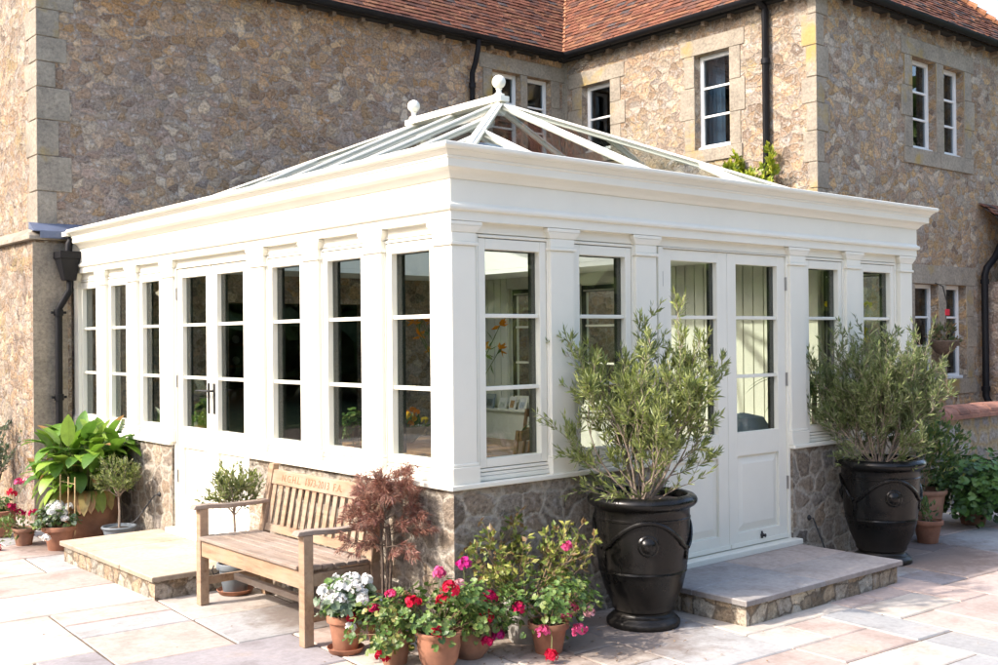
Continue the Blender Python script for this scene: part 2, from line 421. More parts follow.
# openings: (u0,u1) of glass, per face
RW = [(.29,.72), (1.06,1.48), (3.55,3.96), (4.33,4.75)]
LW = [(.48,.87), (1.22,1.61), (1.97,2.36)]
LW = [(.27,.66), (1.0,1.40), (1.76,2.15), (4.12,4.48), (4.85,5.21), (5.59,5.95)]
EW = [(.25,.80), (3.45,3.95), (4.65,5.15)]
RP = [(.885,), (1.65,), (3.365,), (4.135,), (4.905,)]
LP = [.825, 1.57, 2.325, 3.88, 4.64, 5.37]
ZP0, ZP1 = 1.03, 2.25     # glass bottom/top
BARS = (1.4355, 1.862)

def window(face, u0, u1, parent=ora, name='window', z0=ZP0, z1=ZP1, so=.075, bot=.955, top=2.335, bars=BARS):
    mb = MB()
    D0, D1 = .05, .105
    of = .018; gp = .0045; s0, s1, sb, st = u0-so+of+gp, u1+so-of-gp, bot+of+gp, top-of-gp
    fbox(mb, face, u0-so, u0-so+of, D0-.006, D1, bot, top); fbox(mb, face, u1+so-of, u1+so, D0-.006, D1, bot, top)
    fbox(mb, face, u0-so+of, u1+so-of, D0-.0055, D1, bot, bot+of); fbox(mb, face, u0-so+of, u1+so-of, D0-.0055, D1, top-of, top)
    fbox(mb, face, s0, u0, D0, D1, sb, st); fbox(mb, face, u1, s1, D0, D1, sb, st)
    fbox(mb, face, u0, u1, D0+.0005, D1, sb, z0); fbox(mb, face, u0, u1, D0+.0005, D1, z1, st)
    for z in bars:
        fbox(mb, face, u0, u1, D0+.012, D0+.038, z-.012, z+.012)
        fbox(mb, face, u0, u1, D0+.043, D0+.06, z-.012, z+.012)
    w = mb.build(name, M['paint'], parent, bevel=.004)
    g = MB(); fbox(g, face, u0-.004, u1+.004, D0+.0395, D0+.0425, z0-.004, z1+.004)
    g.build('pane', M['glass'], w)
    k = MB(); fbox(k, face, u0-so+of+.0002, u0-.03, D1+.001, D1+.003, bot+of, top-of); fbox(k, face, u1+.03, u1+so-of-.0002, D1+.001, D1+.003, bot+of, top-of); fbox(k, face, u0-.03, u1+.03, D1+.001, D1+.003, z1+.02, top-of)  # black spacer / gasket strips behind the glass, blackened for the unlit reveal's shade
    for a in ((u0, u0+.006), (u1-.006, u1)): fbox(k, face, a[0], a[1], D0+.044, D1+.045, z0, z1)
    fbox(k, face, u0+.006, u1-.006, D0+.044, D0+.07, z1-.006, z1)
    k.build('gasket_and_shade', M['gasket_and_shade'], w)
    return w

def pilaster(face, c, w=.20):
    mb = MB(); a, b = c-w/2, c+w/2
    fbox(mb, face, a, b, .02, .115, .90, 2.262)
    fbox(mb, face, a-.012, b+.012, .006, .115, .90, 1.0)
    fbox(mb, face, a-.006, b+.006, .013, .115, 1.0, 1.018)
    fbox(mb, face, a-.012, b+.012, .008, .115, 2.262, 2.282)
    fbox(mb, face, a-.002, b+.002, .018, .115, 2.282, 2.335)
    f = fmap(face)
    lo = [f(a-.004, .016, 2.335), f(b+.004, .016, 2.335), f(b+.004, .115, 2.335), f(a-.004, .115, 2.335)]
    hi = [f(a-.035, .003, 2.375), f(b+.035, .003, 2.375), f(b+.035, .115, 2.375), f(a-.035, .115, 2.375)]
    mb.hexa(lo, hi)
    fbox(mb, face, a-.038, b+.038, .001, .115, 2.375, 2.398)
    return mb.build('pilaster', M['paint'], ora, bevel=.004, recalc=True)

for (u0, u1) in RW: window('R', u0, u1)
for (u0, u1) in LW: window('L', u0, u1)
for (u0, u1) in EW: window('E', u0, u1)
for (c,) in RP[:-1]: pilaster('R', c)
pilaster('R', 4.90+.055, .19)
for c in LP: pilaster('L', c)
pilaster('L', 6.045, .12)

# corner pier with its own capital and base on both sides
def corner_pier():
    mb = MB()
    def sq(o, z0, z1, w=.195): mb.box((o, o, z0), (w, w, z1))
    sq(.02, .90, 2.262); sq(.006, .90, 1.0, .207); sq(.013, 1.0, 1.018, .201)
    sq(.008, 2.262, 2.282, .207); sq(.018, 2.282, 2.335, .197)
    lo = [(.016,.016,2.335),(.199,.016,2.335),(.199,.199,2.335),(.016,.199,2.335)]
    hi = [(.003,.003,2.375),(.23,.003,2.375),(.23,.23,2.375),(.003,.23,2.375)]
    mb.hexa(lo, hi); sq(.001, 2.375, 2.398, .233)
    return mb.build('corner_pier', M['paint'], ora, bevel=.004)
corner_pier()

# timber walling between the openings (posts behind pilasters, head and sub-sill rails)
def infill(face, wins, doors, u_end, u_start=.197):
    mb = MB()
    edges = sorted([(a-.075, b+.075) for a, b in wins] + doors)
    cur = u_start
    for a, b in edges:
        if a > cur+.003: fbox(mb, face, cur, a-.001, .058, .16, .905, 2.41)
        cur = b
    if u_end > cur: fbox(mb, face, cur+.001, u_end, .058, .16, .905, 2.41)
    for a, b in edges:
        isdoor = (a, b) in doors
        fbox(mb, face, a, b, .062, .16, 2.337, 2.41)
        fbox(mb, face, a+.0, b-.0, .045, .0615, 2.34, 2.405)
        if not isdoor:
            fbox(mb, face, a, b, .062, .16, .905, .953)
            fbox(mb, face, a+.002, b-.002, .034, .0615, .905, .930)
            fbox(mb, face, a+.002, b-.002, .042, .0615, .932, .951)
    return mb.build('timber_wall', M['paint'], ora, bevel=.002)
infill('R', RW, [(1.79,3.27)], 5.06)
infill('L', LW, [(2.47,3.80)], 6.14)
infill('E', EW, [], 6.14, .165)

# sills
def sills():
    def run(face, a, b):
        mb = MB(); f = fmap(face)
        fbox(mb, face, a, b, -.012, .12, .873, .902)
        return mb.build('sill', M['paint'], ora, bevel=.006)
    run('R', .0, 1.80); run('R', 3.26, 5.11)
    mb = MB(); fbox(mb, 'L', .1205, 2.47, -.012, .12, .873, .902); fbox(mb, 'L', -.012, .1200, -.012, -.0005, .873, .902)
    mb.build('sill', M['paint'], ora, bevel=.004)
    run('L', 3.80, 6.14); run('E', .125, 6.14)
sills()

# stone plinth
def plinth():
    for bs in ([((.02,.02,-.1), (1.79,.2,.872)), ((.02,.201,-.1), (.2,2.46,.872))], [((3.27,.02,-.1), (5.08,.2,.872)), ((4.9,.201,-.1), (5.08,6.14,.872))], [((.02,3.81,-.1), (.2,6.14,.872))]):
        mb = MB()
        for a, b in bs: mb.box(a, b)
        mb.build('stone_plinth', M['plinth_stone'], ora, uv=True)
plinth()

# entablature swept round three sides, mitred
def sweep(name, prof, ends, material=None):
    path = [((0, OL-.22), (-1, 0)), ((0, 0), (-1, -1)), ((OW, 0), (1, -1)), ((OW, 6.14), (1, 0))]
    mb = MB(); n = len(prof)
    for (p, o) in path:
        for (q, z) in prof: mb.v.append((p[0]+o[0]*q, p[1]+o[1]*q, z))
    for i in range(3):
        for k in range(n-1):
            mb.f.append((i*n+k, i*n+k+1, (i+1)*n+k+1, (i+1)*n+k)); mb.fc.append(None)
        mb.f.append((i*n+n-1, i*n, (i+1)*n, (i+1)*n+n-1)); mb.fc.append(None)
    mb.f.append(tuple(range(n))); mb.fc.append(None)
    mb.f.append(tuple(reversed(range(3*n, 4*n)))); mb.fc.append(None)
    return mb.build(name, material or M['paint'], ora, recalc=True, bevel=.0025)
sweep('frieze', [(-.15,2.40),(0,2.40),(0,2.455),(.018,2.460),(.022,2.474),(.018,2.488),(.006,2.494),(0,2.505),(0,2.632),(-.15,2.632)], 0)
sweep('cornice', [(-.15,2.6325),(.004,2.6325),(.012,2.64),(.022,2.655),(.038,2.672),(.058,2.682),(.072,2.685),(.075,2.692),(.075,2.732),(.082,2.736),(.084,2.748),(-.15,2.748)], 0)
sweep('gutter_moulding', [(-.13,2.7485),(.084,2.7485),(.092,2.758),(.108,2.775),(.125,2.781),(.130,2.786),(.135,2.794),(.135,2.810),(.128,2.814),(.112,2.814),(.11,2.77),(-.13,2.77)], 0)
# north part of the left eaves beside the hopper (frame only)
mb = MB(); mb.box((.0,OL-.215,2.401), (.15,6.14,2.76)); mb.build('return_panel', M['paint'], ora, bevel=.003)
mb = MB(); mb.box((.15,.15,2.70), (.34,6.14,2.765)); mb.box((.341,.15,2.70), (4.76,.34,2.765)); mb.box((4.761,.15,2.70), (4.95,6.14,2.765)); mb.box((.341,5.98,2.70), (4.76,6.14,2.765))
mb.build('lantern_kerb', M['paint'], ora, bevel=.005)

# doors
def door_leaf(face, a, b, ga, gb, handle=None, hinge=None, step=.0):
    f = fmap(face); mb = MB(); D0, D1 = .055, .10
    z0, z1 = .205, 2.325
    fbox(mb, face, a, ga, D0, D1, z0, z1); fbox(mb, face, gb, b, D0, D1, z0, z1)
    fbox(mb, face, ga, gb, D0+.0005, D1, ZP1, z1); fbox(mb, face, ga, gb, D0+.0005, D1, .86, ZP0)
    fbox(mb, face, ga, gb, D0+.0005, D1, z0, .305)
    for z in BARS:
        fbox(mb, face, ga, gb, D0+.010, D0+.034, z-.012, z+.012); fbox(mb, face, ga, gb, D0+.039, D1-.002, z-.012, z+.012)
    fbox(mb, face, a+.004, b-.004, D0-.016, D0-.0005, .207, .238)       # weather bar
    d = mb.build('door', M['paint'], ora, bevel=.004)
    g = MB(); fbox(g, face, ga-.004, gb+.004, D0+.035, D0+.038, ZP0-.004, ZP1+.004); g.build('pane', M['glass'], d)
    k = MB()
    for q in ((ga, ga+.006), (gb-.006, gb)): fbox(k, face, q[0], q[1], D0+.0395, D1+.045, ZP0, ZP1)
    k.build('gasket_and_shade', M['gasket_and_shade'], d)  # black strips also paint in the shade of the unlit inner reveal
    p = MB(); fbox(p, face, ga-.002, gb+.002, D0+.022, D0+.034, .30, .865)
    pa, pb, q0, q1 = ga+.012, gb-.012, .318, .848
    lo = [f(pa, D0+.0215, q0), f(pb, D0+.0215, q0), f(pb, D0+.0215, q1), f(pa, D0+.0215, q1)]
    e = .05
    hi = [f(pa+e, D0+.006, q0+e), f(pb-e, D0+.006, q0+e), f(pb-e, D0+.006, q1-e), f(pa+e, D0+.006, q1-e)]
    p.hexa(lo, hi); p.build('raised_panel', M['paint'], d, recalc=True, bevel=.002)
    if hinge is not None:
        for z in (.62, 1.40, 2.12):
            h = MB(); fbox(h, face, hinge-.011, hinge+.011, D0-.008, D0-.0005, z-.05, z+.05)
            h.tube([f(hinge, D0-.010, z-.05), f(hinge, D0-.010, z+.05)], .006, 8)
            h.build('hinge', M['steel'], d)
    if handle is not None:
        u, sgn = handle; h = MB()
        fbox(h, face, u-.013, u+.013, D0-.010, D0-.0005, 1.16, 1.40)
        h.tube([f(u, D0-.008, 1.34), f(u, D0-.055, 1.34), f(u+sgn*.03, D0-.062, 1.34), f(u+sgn*.125, D0-.058, 1.338)], [.009,.009,.008,.006], 8)
        h.build('handle', M['ironwork'], d, bevel=.002)
    return d
d1 = door_leaf('R', 1.842, 2.540, 1.935, 2.43, hinge=1.836)
d2 = door_leaf('R', 2.544, 3.242, 2.645, 3.145, hinge=3.248)
for d, u in ((d1, 2.02), (d2, 2.92)):
    k = MB(); f = fmap('R')
    k.lathe([(.004,0),(.016,.002),(.018,.008),(.012,.014),(.010,.03),(.014,.034),(.004,.038)], (u, .0545, .262), 14, axis=(0,-1,0))
    k.box((u-.006,.046,.235), (u+.006,.054,.29)); k.build('door_stud', M['ironwork'], d, smooth=True)
door_leaf('L', 2.520, 3.125, 2.600, 3.035, handle=(3.085, 1), hinge=2.514)
door_leaf('L', 3.138, 3.755, 3.225, 3.665, handle=(3.180, 1), hinge=3.761)
def door_frame(face, a, b):
    mb = MB()
    fbox(mb, face, a-.05, a-.003, .04, .16, .16, 2.336); fbox(mb, face, b+.003, b+.05, .04, .16, .16, 2.336)
    fbox(mb, face, a-.002, b+.002, .04, .16, 2.328, 2.3365)
    mb.build('door_frame', M['paint'], ora, bevel=.003)
    t = MB(); fbox(t, face, a-.06, b+.06, -.045, .16, .159, .200); t.build('threshold', M['paint'], ora, bevel=.006)
door_frame('R', 1.842, 3.242); door_frame('L', 2.520, 3.755)

# lantern roof
A = V((2.5,2.5,3.80)); B = V((2.5,3.78,3.80)); e0, e1, f0, f1, ze = .27, 4.74, .27, 6.02, 2.775
P00, P10, P11, P01 = V((e0,f0,ze)), V((e1,f0,ze)), V((e1,f1,ze)), V((e0,f1,ze))
rf = MB()
for poly in ([P00,P10,A], [P10,P11,B,A], [P11,P01,B], [P01,P00,A,B]): rf.face(poly)
rf.build('roof_glass', M['roof_glass'], ora)
def rafter(p, q, w=.055, h=.05, nm='glazing_bar', up=.02):
    mb = MB(); z = V((0,0,.008)); mb.bar(p+z, q+z, w, .016); mb.bar(p+z+V((0,0,.013)), q+z+V((0,0,.013)), w*.4, .010)
    mb.bar(p-V((0,0,.018)), q-V((0,0,.018)), w*.6, .034)
    return mb.build(nm, M['paint'], ora, bevel=.003)
for p, q in ((P00, A), (P10, A), (P11, B), (P01, B)): rafter(p, q, .075, .06, 'hip_rafter', .03)
def on_slope(x=None, y=None, front=True): pass
for t in (.45,):
    for P, Q, tip in ((P00, P10, A), (P10, P00, A), (P01, P11, B), (P11, P01, B)):
        x = P.x+(tip.x-P.x)*t; hp = P+(tip-P)*t
        rafter(V((x, P.y, ze)), hp, .04)
rafter(V((2.5, f0, ze)), A, .04); rafter(V((2.5, f1, ze)), B, .04)
for t in (.36, .70):
    for P, tip in ((P00, A), (P10, A), (P01, B), (P11, B)):
        hp = P+(tip-P)*t; rafter(V((P.x, hp.y, ze)), hp, .04)
for y in (2.55, 3.15, 3.75):
    for P in (P00, P10): rafter(V((P.x, y, ze)), V((2.5, y, 3.80)), .04)
mb = MB(); mb.bar(A+V((0,-.08,.04)), B+V((0,.08,.04)), .11, .05); mb.bar(A+V((0,-.05,.075)), B+V((0,.05,.075)), .05, .03); mb.build('ridge', M['paint'], ora, bevel=.006)
for P in (A, B):
    mb = MB(); prof = [(.045,0),(.045,.04),(.025,.05),(.022,.075),(.03,.085),(.016,.095)]
    for k in range(13):
        t = -PI/2+.25+(PI-.25)*k/12; prof.append((max(.061*math.cos(t), .001), .148+.061*math.sin(t)))
    mb.lathe(prof, P+V((0,0,.05)), 24); mb.build('finial', M['paint'], ora, smooth=True)
# eaves beam of the lantern
mb = MB(); mb.box((.25,.25,2.766),(4.76,.285,2.795)); mb.box((.25,.2855,2.766),(.285,6.04,2.795)); mb.box((4.725,.2855,2.766),(4.76,6.04,2.795)); mb.build('eaves_beam', M['paint'], ora, bevel=.004)

# interior linings
mb = MB()
for (x0,y0,x1,y1) in ((.16,.16,4.94,.95), (.16,5.25,4.94,6.13), (.16,.951,.95,5.249), (4.15,.951,4.94,5.249)): mb.box((x0,y0,2.455), (x1,y1,2.50))
for (x0,y0,x1,y1) in ((.90,.90,4.2,.949), (.90,5.251,4.2,5.30), (.90,.9495,.949,5.2505), (4.151,.9495,4.2,5.2505)): mb.box((x0,y0,2.502), (x1,y1,2.80))
mb.build('ceiling', M['ceiling_paint'], ora)
mb = MB(); mb.box((.2,.2,-.05), (4.9,6.13,.16)); mb.build('floor', M['floor_in'], ora)
# boarded lining of the east wall, with openings, and the ledge below
mb = MB(); cur = .165
for a, b in EW+[(6.13, 6.2)]:
    a2 = min(a-.06, 6.13); x = cur
    while x < a2-.01:
        w = min(.115, a2-x); mb.box((4.905, x+.004, .90), (4.935, x+w-.004, 2.454)); x += .12
    mb.box((4.93, cur, .9), (4.939, a2, 2.454)); cur = b+.06
for a, b in EW:
    mb.box((4.905, a-.056, .90), (4.9395, b+.056, .96)); mb.box((4.905, a-.056, 2.33), (4.9395, b+.056, 2.454))
mb.build('boarded_lining', M['paint_in'], ora)
mb = MB(); mb.box((4.78, .2, .162), (4.898, 6.12, .85)); mb.box((4.745, .2, .851), (4.898, 6.12, .88)); mb.build('interior_ledge', M['paint_in'], ora, bevel=.005)
mb = MB(); mb.box((.21,.21,.162), (1.78,.235,.85)); mb.box((3.29,.21,.162), (4.77,.235,.85)); mb.box((.21,.236,.162), (.235,2.45,.85)); mb.box((.21,3.82,.162), (.235,6.12,.85)); mb.build('interior_dado', M['paint_in'], ora)

# ------------------------------------------------------------------ house
house = thing('house', 'old rubble stone house with red clay tile roofs and black gutters', 'house', (6.0,6.15,0))
house.matrix_world = Matrix.Translation((0,0,0))
WX, WY, HY, HX = 6.82, 2.11, 6.15, -.30      # wing left face, wing front, main front, main left end
ZE = 5.56
def wall_grid(axis, c, u0, u1, z0, z1, ops, inward, th=.22, into=None):
    """wall face on plane axis=c with openings (ua,ub,za,zb) and reveals going 'inward'"""
    mb = MB()
    us = sorted({u0, u1, *[o[0] for o in ops], *[o[1] for o in ops]}); zs = sorted({z0, z1, *[o[2] for o in ops], *[o[3] for o in ops]})
    def P(u, d, z): return (u, c+inward*d, z) if axis == 'y' else (c+inward*d, u, z)
    for i in range(len(us)-1):
        for j in range(len(zs)-1):
            uc = (us[i]+us[i+1])/2; zc = (zs[j]+zs[j+1])/2
            if any(o[0] < uc < o[1] and o[2] < zc < o[3] for o in ops): continue
            mb.face([P(us[i],0,zs[j]), P(us[i+1],0,zs[j]), P(us[i+1],0,zs[j+1]), P(us[i],0,zs[j+1])])
    for a, b, za, zb in ops:
        for q in (((a,za),(a,zb)), ((b,za),(b,zb)), ((a,za),(b,za)), ((a,zb),(b,zb))):
            mb.face([P(q[0][0],0,q[0][1]), P(q[1][0],0,q[1][1]), P(q[1][0],th,q[1][1]), P(q[0][0],th,q[0][1])])
    return mb
def hwin(axis, c, inward, a, b, za, zb, rows=3, fr=.05, curtain=None, name='window', cols=1, room=True, sillw=True):
    """white sash in a stone opening, glass behind, dark room"""
    def P(u, d, z): return (u, c+inward*d, z) if axis == 'y' else (c+inward*d, u, z)
    def bx(m, u0, u1, d0, d1, z0, z1): m.box(P(u0,d0,z0), P(u1,d1,z1))
    mb = MB(); D0, D1 = .10, .15
    bx(mb, a, a+fr, D0, D1, za, zb); bx(mb, b-fr, b, D0, D1, za, zb); bx(mb, a+fr, b-fr, D0+.0005, D1, za, za+fr*1.3); bx(mb, a+fr, b-fr, D0+.0005, D1, zb-fr, zb)
    for k in range(1, rows):
        z = za+fr*1.3+(zb-fr-za-fr*1.3)*k/rows; bx(mb, a+fr, b-fr, D0+.008, D1-.01, z-.013, z+.013)
    if sillw: bx(mb, a-.0, b+.0, D0-.05, D0-.001, za, za+.035)
    w = mb.build(name, M['upvc'], house, bevel=.004)
    g = MB(); bx(g, a+fr-.003, b-fr+.003, D0+.028, D0+.032, za+fr, zb-fr+.003); g.build('pane', M['house_glass'], w)
    if curtain:
        k = MB(); n = 14; u0, u1 = curtain
        pts = []
        for i in range(n+1):
            u = u0+(u1-u0)*i/n; d = .30+.025*math.sin(i*2.1)
            pts.append((u, d))
        for i in range(n):
            k.face([P(pts[i][0],pts[i][1],za-.05), P(pts[i+1][0],pts[i+1][1],za-.05), P(pts[i+1][0],pts[i+1][1],zb+.05), P(pts[i][0],pts[i][1],zb+.05)])
        k.build('curtain', M['curtain'], w)
    return w
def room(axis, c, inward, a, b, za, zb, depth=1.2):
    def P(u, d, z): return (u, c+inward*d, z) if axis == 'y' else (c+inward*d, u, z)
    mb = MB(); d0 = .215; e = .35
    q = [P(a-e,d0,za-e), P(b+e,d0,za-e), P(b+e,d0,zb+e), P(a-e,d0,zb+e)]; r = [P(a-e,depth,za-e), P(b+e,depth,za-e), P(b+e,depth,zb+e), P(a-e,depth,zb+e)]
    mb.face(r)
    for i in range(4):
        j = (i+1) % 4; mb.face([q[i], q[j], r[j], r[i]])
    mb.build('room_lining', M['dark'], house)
def surround(axis, c, inward, ops, m=.15, top=.2, bot=.16, proud=.012, uv=True):
    """dressed stone round one or two lights, blocks butted"""
    def P(u, d, z): return (u, c+inward*d, z) if axis == 'y' else (c+inward*d, u, z)
    mb = MB(); a = ops[0][0]; b = ops[-1][1]; za, zb = ops[0][2], ops[0][3]
    def bx(u0, u1, z0, z1, pr=proud, dd=.115): 
        g = .002; mb.box(P(u0+g,-pr,z0+g), P(u1-g,dd,z1-g))
    nb = max(3, int((zb-za)/.33)); side = [a, b]
    for k in range(nb):
        z0 = za+(zb-za)*k/nb; z1 = za+(zb-za)*(k+1)/nb; ex = m*(1.35 if k % 2 else .95)
        bx(a-ex, a, z0, z1, proud+random.uniform(-.002,.003)); bx(b, b+ex, z0, z1, proud+random.uniform(-.002,.003))
    for i in range(len(ops)-1): bx(ops[i][1], ops[i+1][0], za, zb)
    mid = (a+b)/2
    if len(ops) > 1: bx(a-m*1.3, mid, zb, zb+top); bx(mid, b+m*1.3, zb, zb+top); bx(a-m*1.1, mid, za-bot, za, proud+.01); bx(mid, b+m*1.1, za-bot, za, proud+.01)
    else: bx(a-m*1.3, b+m*1.3, zb, zb+top); bx(a-m*1.1, b+m*1.1, za-bot, za, proud+.01)
    return mb.build('window_surround', M['ashlar'], house, uv=True, bevel=.006)

# openings
main_ops = [(5.50,6.0,4.15,5.28), (6.12,6.56,4.15,5.28)]
wingL_ops = [(5.27,5.80,4.25,5.17), (3.30,3.83,4.02,5.19)]
wingF_ops = [(8.89,9.48,4.04,5.18), (9.67,10.21,4.04,5.18), (8.89,9.48,1.15,2.36), (9.67,10.21,1.15,2.36)]
kitchen_op = (1.7,3.5,.16,2.15)
mw = wall_grid('y', HY, HX, WX, 0, ZE+.1, main_ops+[kitchen_op], 1); mw.build('front_wall', M['rubble'], house, uv=True, recalc=False)
mb = MB(); mb.face([(HX,HY,0),(HX,13,0),(HX,13,ZE+.1),(HX,9.4,9.2),(HX,HY,ZE+.1)]); mb.build('end_wall', M['rubble_warm'], house, uv=True)
mw = wall_grid('x', WX, WY, HY, 0, ZE+.1, wingL_ops, 1); mw.build('wing_side_wall', M['rubble_warm'], house, uv=True)
mw = wall_grid('y', WY, WX, 12.2, 0, ZE+.1, wingF_ops, 1); mw.build('wing_front_wall', M['rubble_tan'], house, uv=True)
mb = MB(); mb.face([(12.2,WY,0),(12.2,13,0),(12.2,13,ZE+.1),(12.2,WY,ZE+.1)]); mb.face([(HX,13,0),(12.2,13,0),(12.2,13,ZE+.1),(HX,13,ZE+.1)]); mb.build('back_wall', M['rubble'], house, uv=True)
surround('y', HY, 1, main_ops, .17); surround('x', WX, 1, [wingL_ops[0]], .2, .2); surround('x', WX, 1, [wingL_ops[1]], .17, .2)
surround('y', WY, 1, wingF_ops[:2], .2, .22, .2); surround('y', WY, 1, wingF_ops[2:], .2, .24, .2)
mb = MB(); z = 3.9
for k in range(6):
    h = .275; mb.box((6.56+.285, HY-.009, z+.003), (WX-.012, HY+.1, z+h-.003)) if False else None
    mb.box((6.775, HY-.008-.001*k%3, z+.003), (6.815, HY+.05, z+h-.003)); mb.box((WX-.009, 5.80+.29, z+.003), (WX+.05, HY-.012, z+h-.003)); z += h
mb.build('corner_ashlar', M['ashlar'], house, uv=True)
for o in main_ops: hwin('y', HY, 1, *o)
hwin('x', WX, 1, *wingL_ops[0], rows=2, curtain=(5.33,5.45)); hwin('x', WX, 1, *wingL_ops[1], rows=3, curtain=(3.60,3.9))
for k, o in enumerate(wingF_ops): hwin('y', WY, 1, *o, curtain=None if k % 2 == 0 else (o[0]+.25, o[1]))
room('y', HY, 1, 5.5, 6.3, 4.15, 5.26); room('x', WX, 1, 5.27, 5.8, 4.25, 5.17, 1.0); room('x', WX, 1, 3.30, 3.83, 4.02, 5.19)
room('y', WY, 1, 8.98, 10.17, 4.04, 5.16); room('y', WY, 1, 8.98, 10.17, 1.15, 2.36)
# quoins
def quoins(cx, cy, dx, dy, z0, z1, mirror=1):
    mb = MB(); z = z0; k = 0
    while z < z1-.05:
        h = random.uniform(.24,.36); h = min(h, z1-z)
        l1, l2 = (.32,.20) if k % 2 else (.20,.32)
        l1 *= random.uniform(.85,1.15); l2 *= random.uniform(.85,1.15); g = .003; p = .012+random.uniform(-.002,.003)
        mb.box((cx-p, cy-p, z+g), (cx+dx*l1*mirror, cy+dy*l2, z+h-g)); z += h; k += 1
    return mb
quoins(WX, WY, 1, .55, 0, ZE-.02, .75).build('quoins', M['ashlar'], house, uv=True, bevel=.008)
quoins(HX, HY, 1, 1, 2.86, ZE+.05).build('quoins', M['ashlar'], house, uv=True, bevel=.008)
# thicker lower wall with sloping string course at the left end
mb = MB(); mb.box((HX-.07, HY-.07, -.05), (-.012, HY-.001, 2.72)); mb.box((HX-.0695, HY-.0005, -.05), (HX-.001, 13, 2.72)); mb.build('lower_wall', M['rubble_warm'], house, uv=True)
mb = MB(); mb.box((HX-.078, HY-.078, -.05), (-.05, HY-.0702, 2.70)); mb.build('lower_quoins', M['ashlar'], house, uv=True)
mb = MB()
for y0 in [HY-.05+.62*k for k in range(11)]:
    mb.hexa([(HX-.13,y0,2.725),(HX-.001,y0,2.725),(HX-.001,y0+.612,2.725),(HX-.13,y0+.612,2.725)], [(HX-.12,y0,2.77),(HX-.002,y0,2.86),(HX-.002,y0+.612,2.86),(HX-.12,y0+.612,2.77)])
mb.hexa([(HX-.13,HY-.13,2.725),(-.02,HY-.13,2.725),(-.02,HY-.052,2.725),(HX-.13,HY-.052,2.725)], [(HX-.12,HY-.12,2.765),(-.02,HY-.12,2.765),(-.02,HY-.053,2.80),(HX-.12,HY-.053,2.80)])
mb.build('string_course', M['ashlar'], house, uv=True, bevel=.008)
mb = MB(); mb.hexa([(HX-.09,HY-.145,2.802),(.14,HY-.145,2.802),(.14,HY-.003,2.83),(HX-.09,HY-.003,2.83)], [(HX-.09,HY-.145,2.812),(.14,HY-.145,2.812),(.14,HY-.003,2.90),(HX-.09,HY-.003,2.90)])
mb.box((HX-.03,HY-.149,2.74),(.10,HY-.1455,2.812)); mb.build('lead_flashing', M['lead'], house, bevel=.004)

# kitchen seen through the opening
mb = MB(); x0,x1,y0,y1,z0,z1 = 1.0,4.2,HY+.22,10.2,.158,2.42
mb.face([(x0-1,y1,z0),(x1+2,y1,z0),(x1+2,y1,z1),(x0-1,y1,z1)]); mb.face([(x0-1,y0,z1),(x1+2,y0,z1),(x1+2,y1,z1),(x0-1,y1,z1)])
mb.face([(x0-1,y0,z0),(x1+2,y0,z0),(x1+2,y1,z0),(x0-1,y1,z0)]); mb.face([(x0-1,y0,z0),(x0-1,y1,z0),(x0-1,y1,z1),(x0-1,y0,z1)]); mb.face([(x1+2,y0,z0),(x1+2,y1,z0),(x1+2,y1,z1),(x1+2,y0,z1)])
mb.build('kitchen_walls', M['kitchen'], house)

# roofs: real tiles
sp, cp = math.sin(math.radians(47)), math.cos(math.radians(47))
def tiles(mb, O, U, Vd, Nn, ulen, vlen, inside, warm=0):
    g = .09; w = .165; rows = int(vlen/g)
    for r in range(rows):
        offu = (r % 2)*w/2
        for k in range(-1, int(ulen/w)+1):
            u = k*w+offu; v = r*g
            if not inside(u+w/2, v+g/2): continue
            t = random.uniform(0, .006); lift = .012+random.uniform(0,.011); gap = .002
            d = random.random()
            if d < .5: c = (.175,.068,.040)
            elif d < .75: c = (.21,.095,.052)
            elif d < .9: c = (.12,.058,.042)
            else: c = (.085,.065,.06)
            c = jit(c, .18); sk = random.uniform(-.004, .004)
            a = O+U*(u+gap)+Vd*(v+t)+Nn*(lift+sk); b = O+U*(u+w-gap)+Vd*(v+t)+Nn*(lift-sk)
            e = O+U*(u+w-gap)+Vd*(v+g*1.25)+Nn*.004; f = O+U*(u+gap)+Vd*(v+g*1.25)+Nn*.004
            mid = (a+b)/2+Nn*.003
            n = len(mb.v); mb.v += [tuple(a), tuple(b), tuple(e), tuple(f), tuple(a-Nn*.013), tuple(b-Nn*.013)]
            mb.f += [(n,n+1,n+2,n+3), (n+4,n+5,n+1,n), (n+4,n,n+3), (n+1,n+5,n+2)]; mb.fc += [c, tuple(x*.8 for x in c), c, c]
def roof_obj(name, O, U, Vd, ulen, vlen, inside, sheet):
    O = V(O); U = V(U); Vd = V(Vd); Nn = U.cross(Vd)
    if Nn.z < 0: Nn = -Nn
    mb = MB(); tiles(mb, O, U, Vd, Nn, ulen, vlen, inside)
    mb.face([tuple(V(p)-Nn*.01) for p in sheet], (.06,.04,.035))
    mb.build(name, M['tile'], house)
z0r = ZE+.07; XE, YE, FE = 6.66, 5.99, 1.95; XR, RH = 9.55, 3.03
XEND = 12.45
def zr(d): return z0r+d*sp/cp
# main slope faces -Y; valley from (XE,YE) up (+1,+1)
roof_obj('main_roof', (-.6,YE,z0r), (1,0,0), (0,cp,sp), 10.9, 4.9, lambda u, v: (-.6+u) < XE+v*cp+.02 and (-.6+u) > -.55,
    [(-.6,YE,z0r),(XE,YE,z0r),(XE+3.35,YE+3.35,zr(3.35)),(-.6,YE+3.35,zr(3.35))])
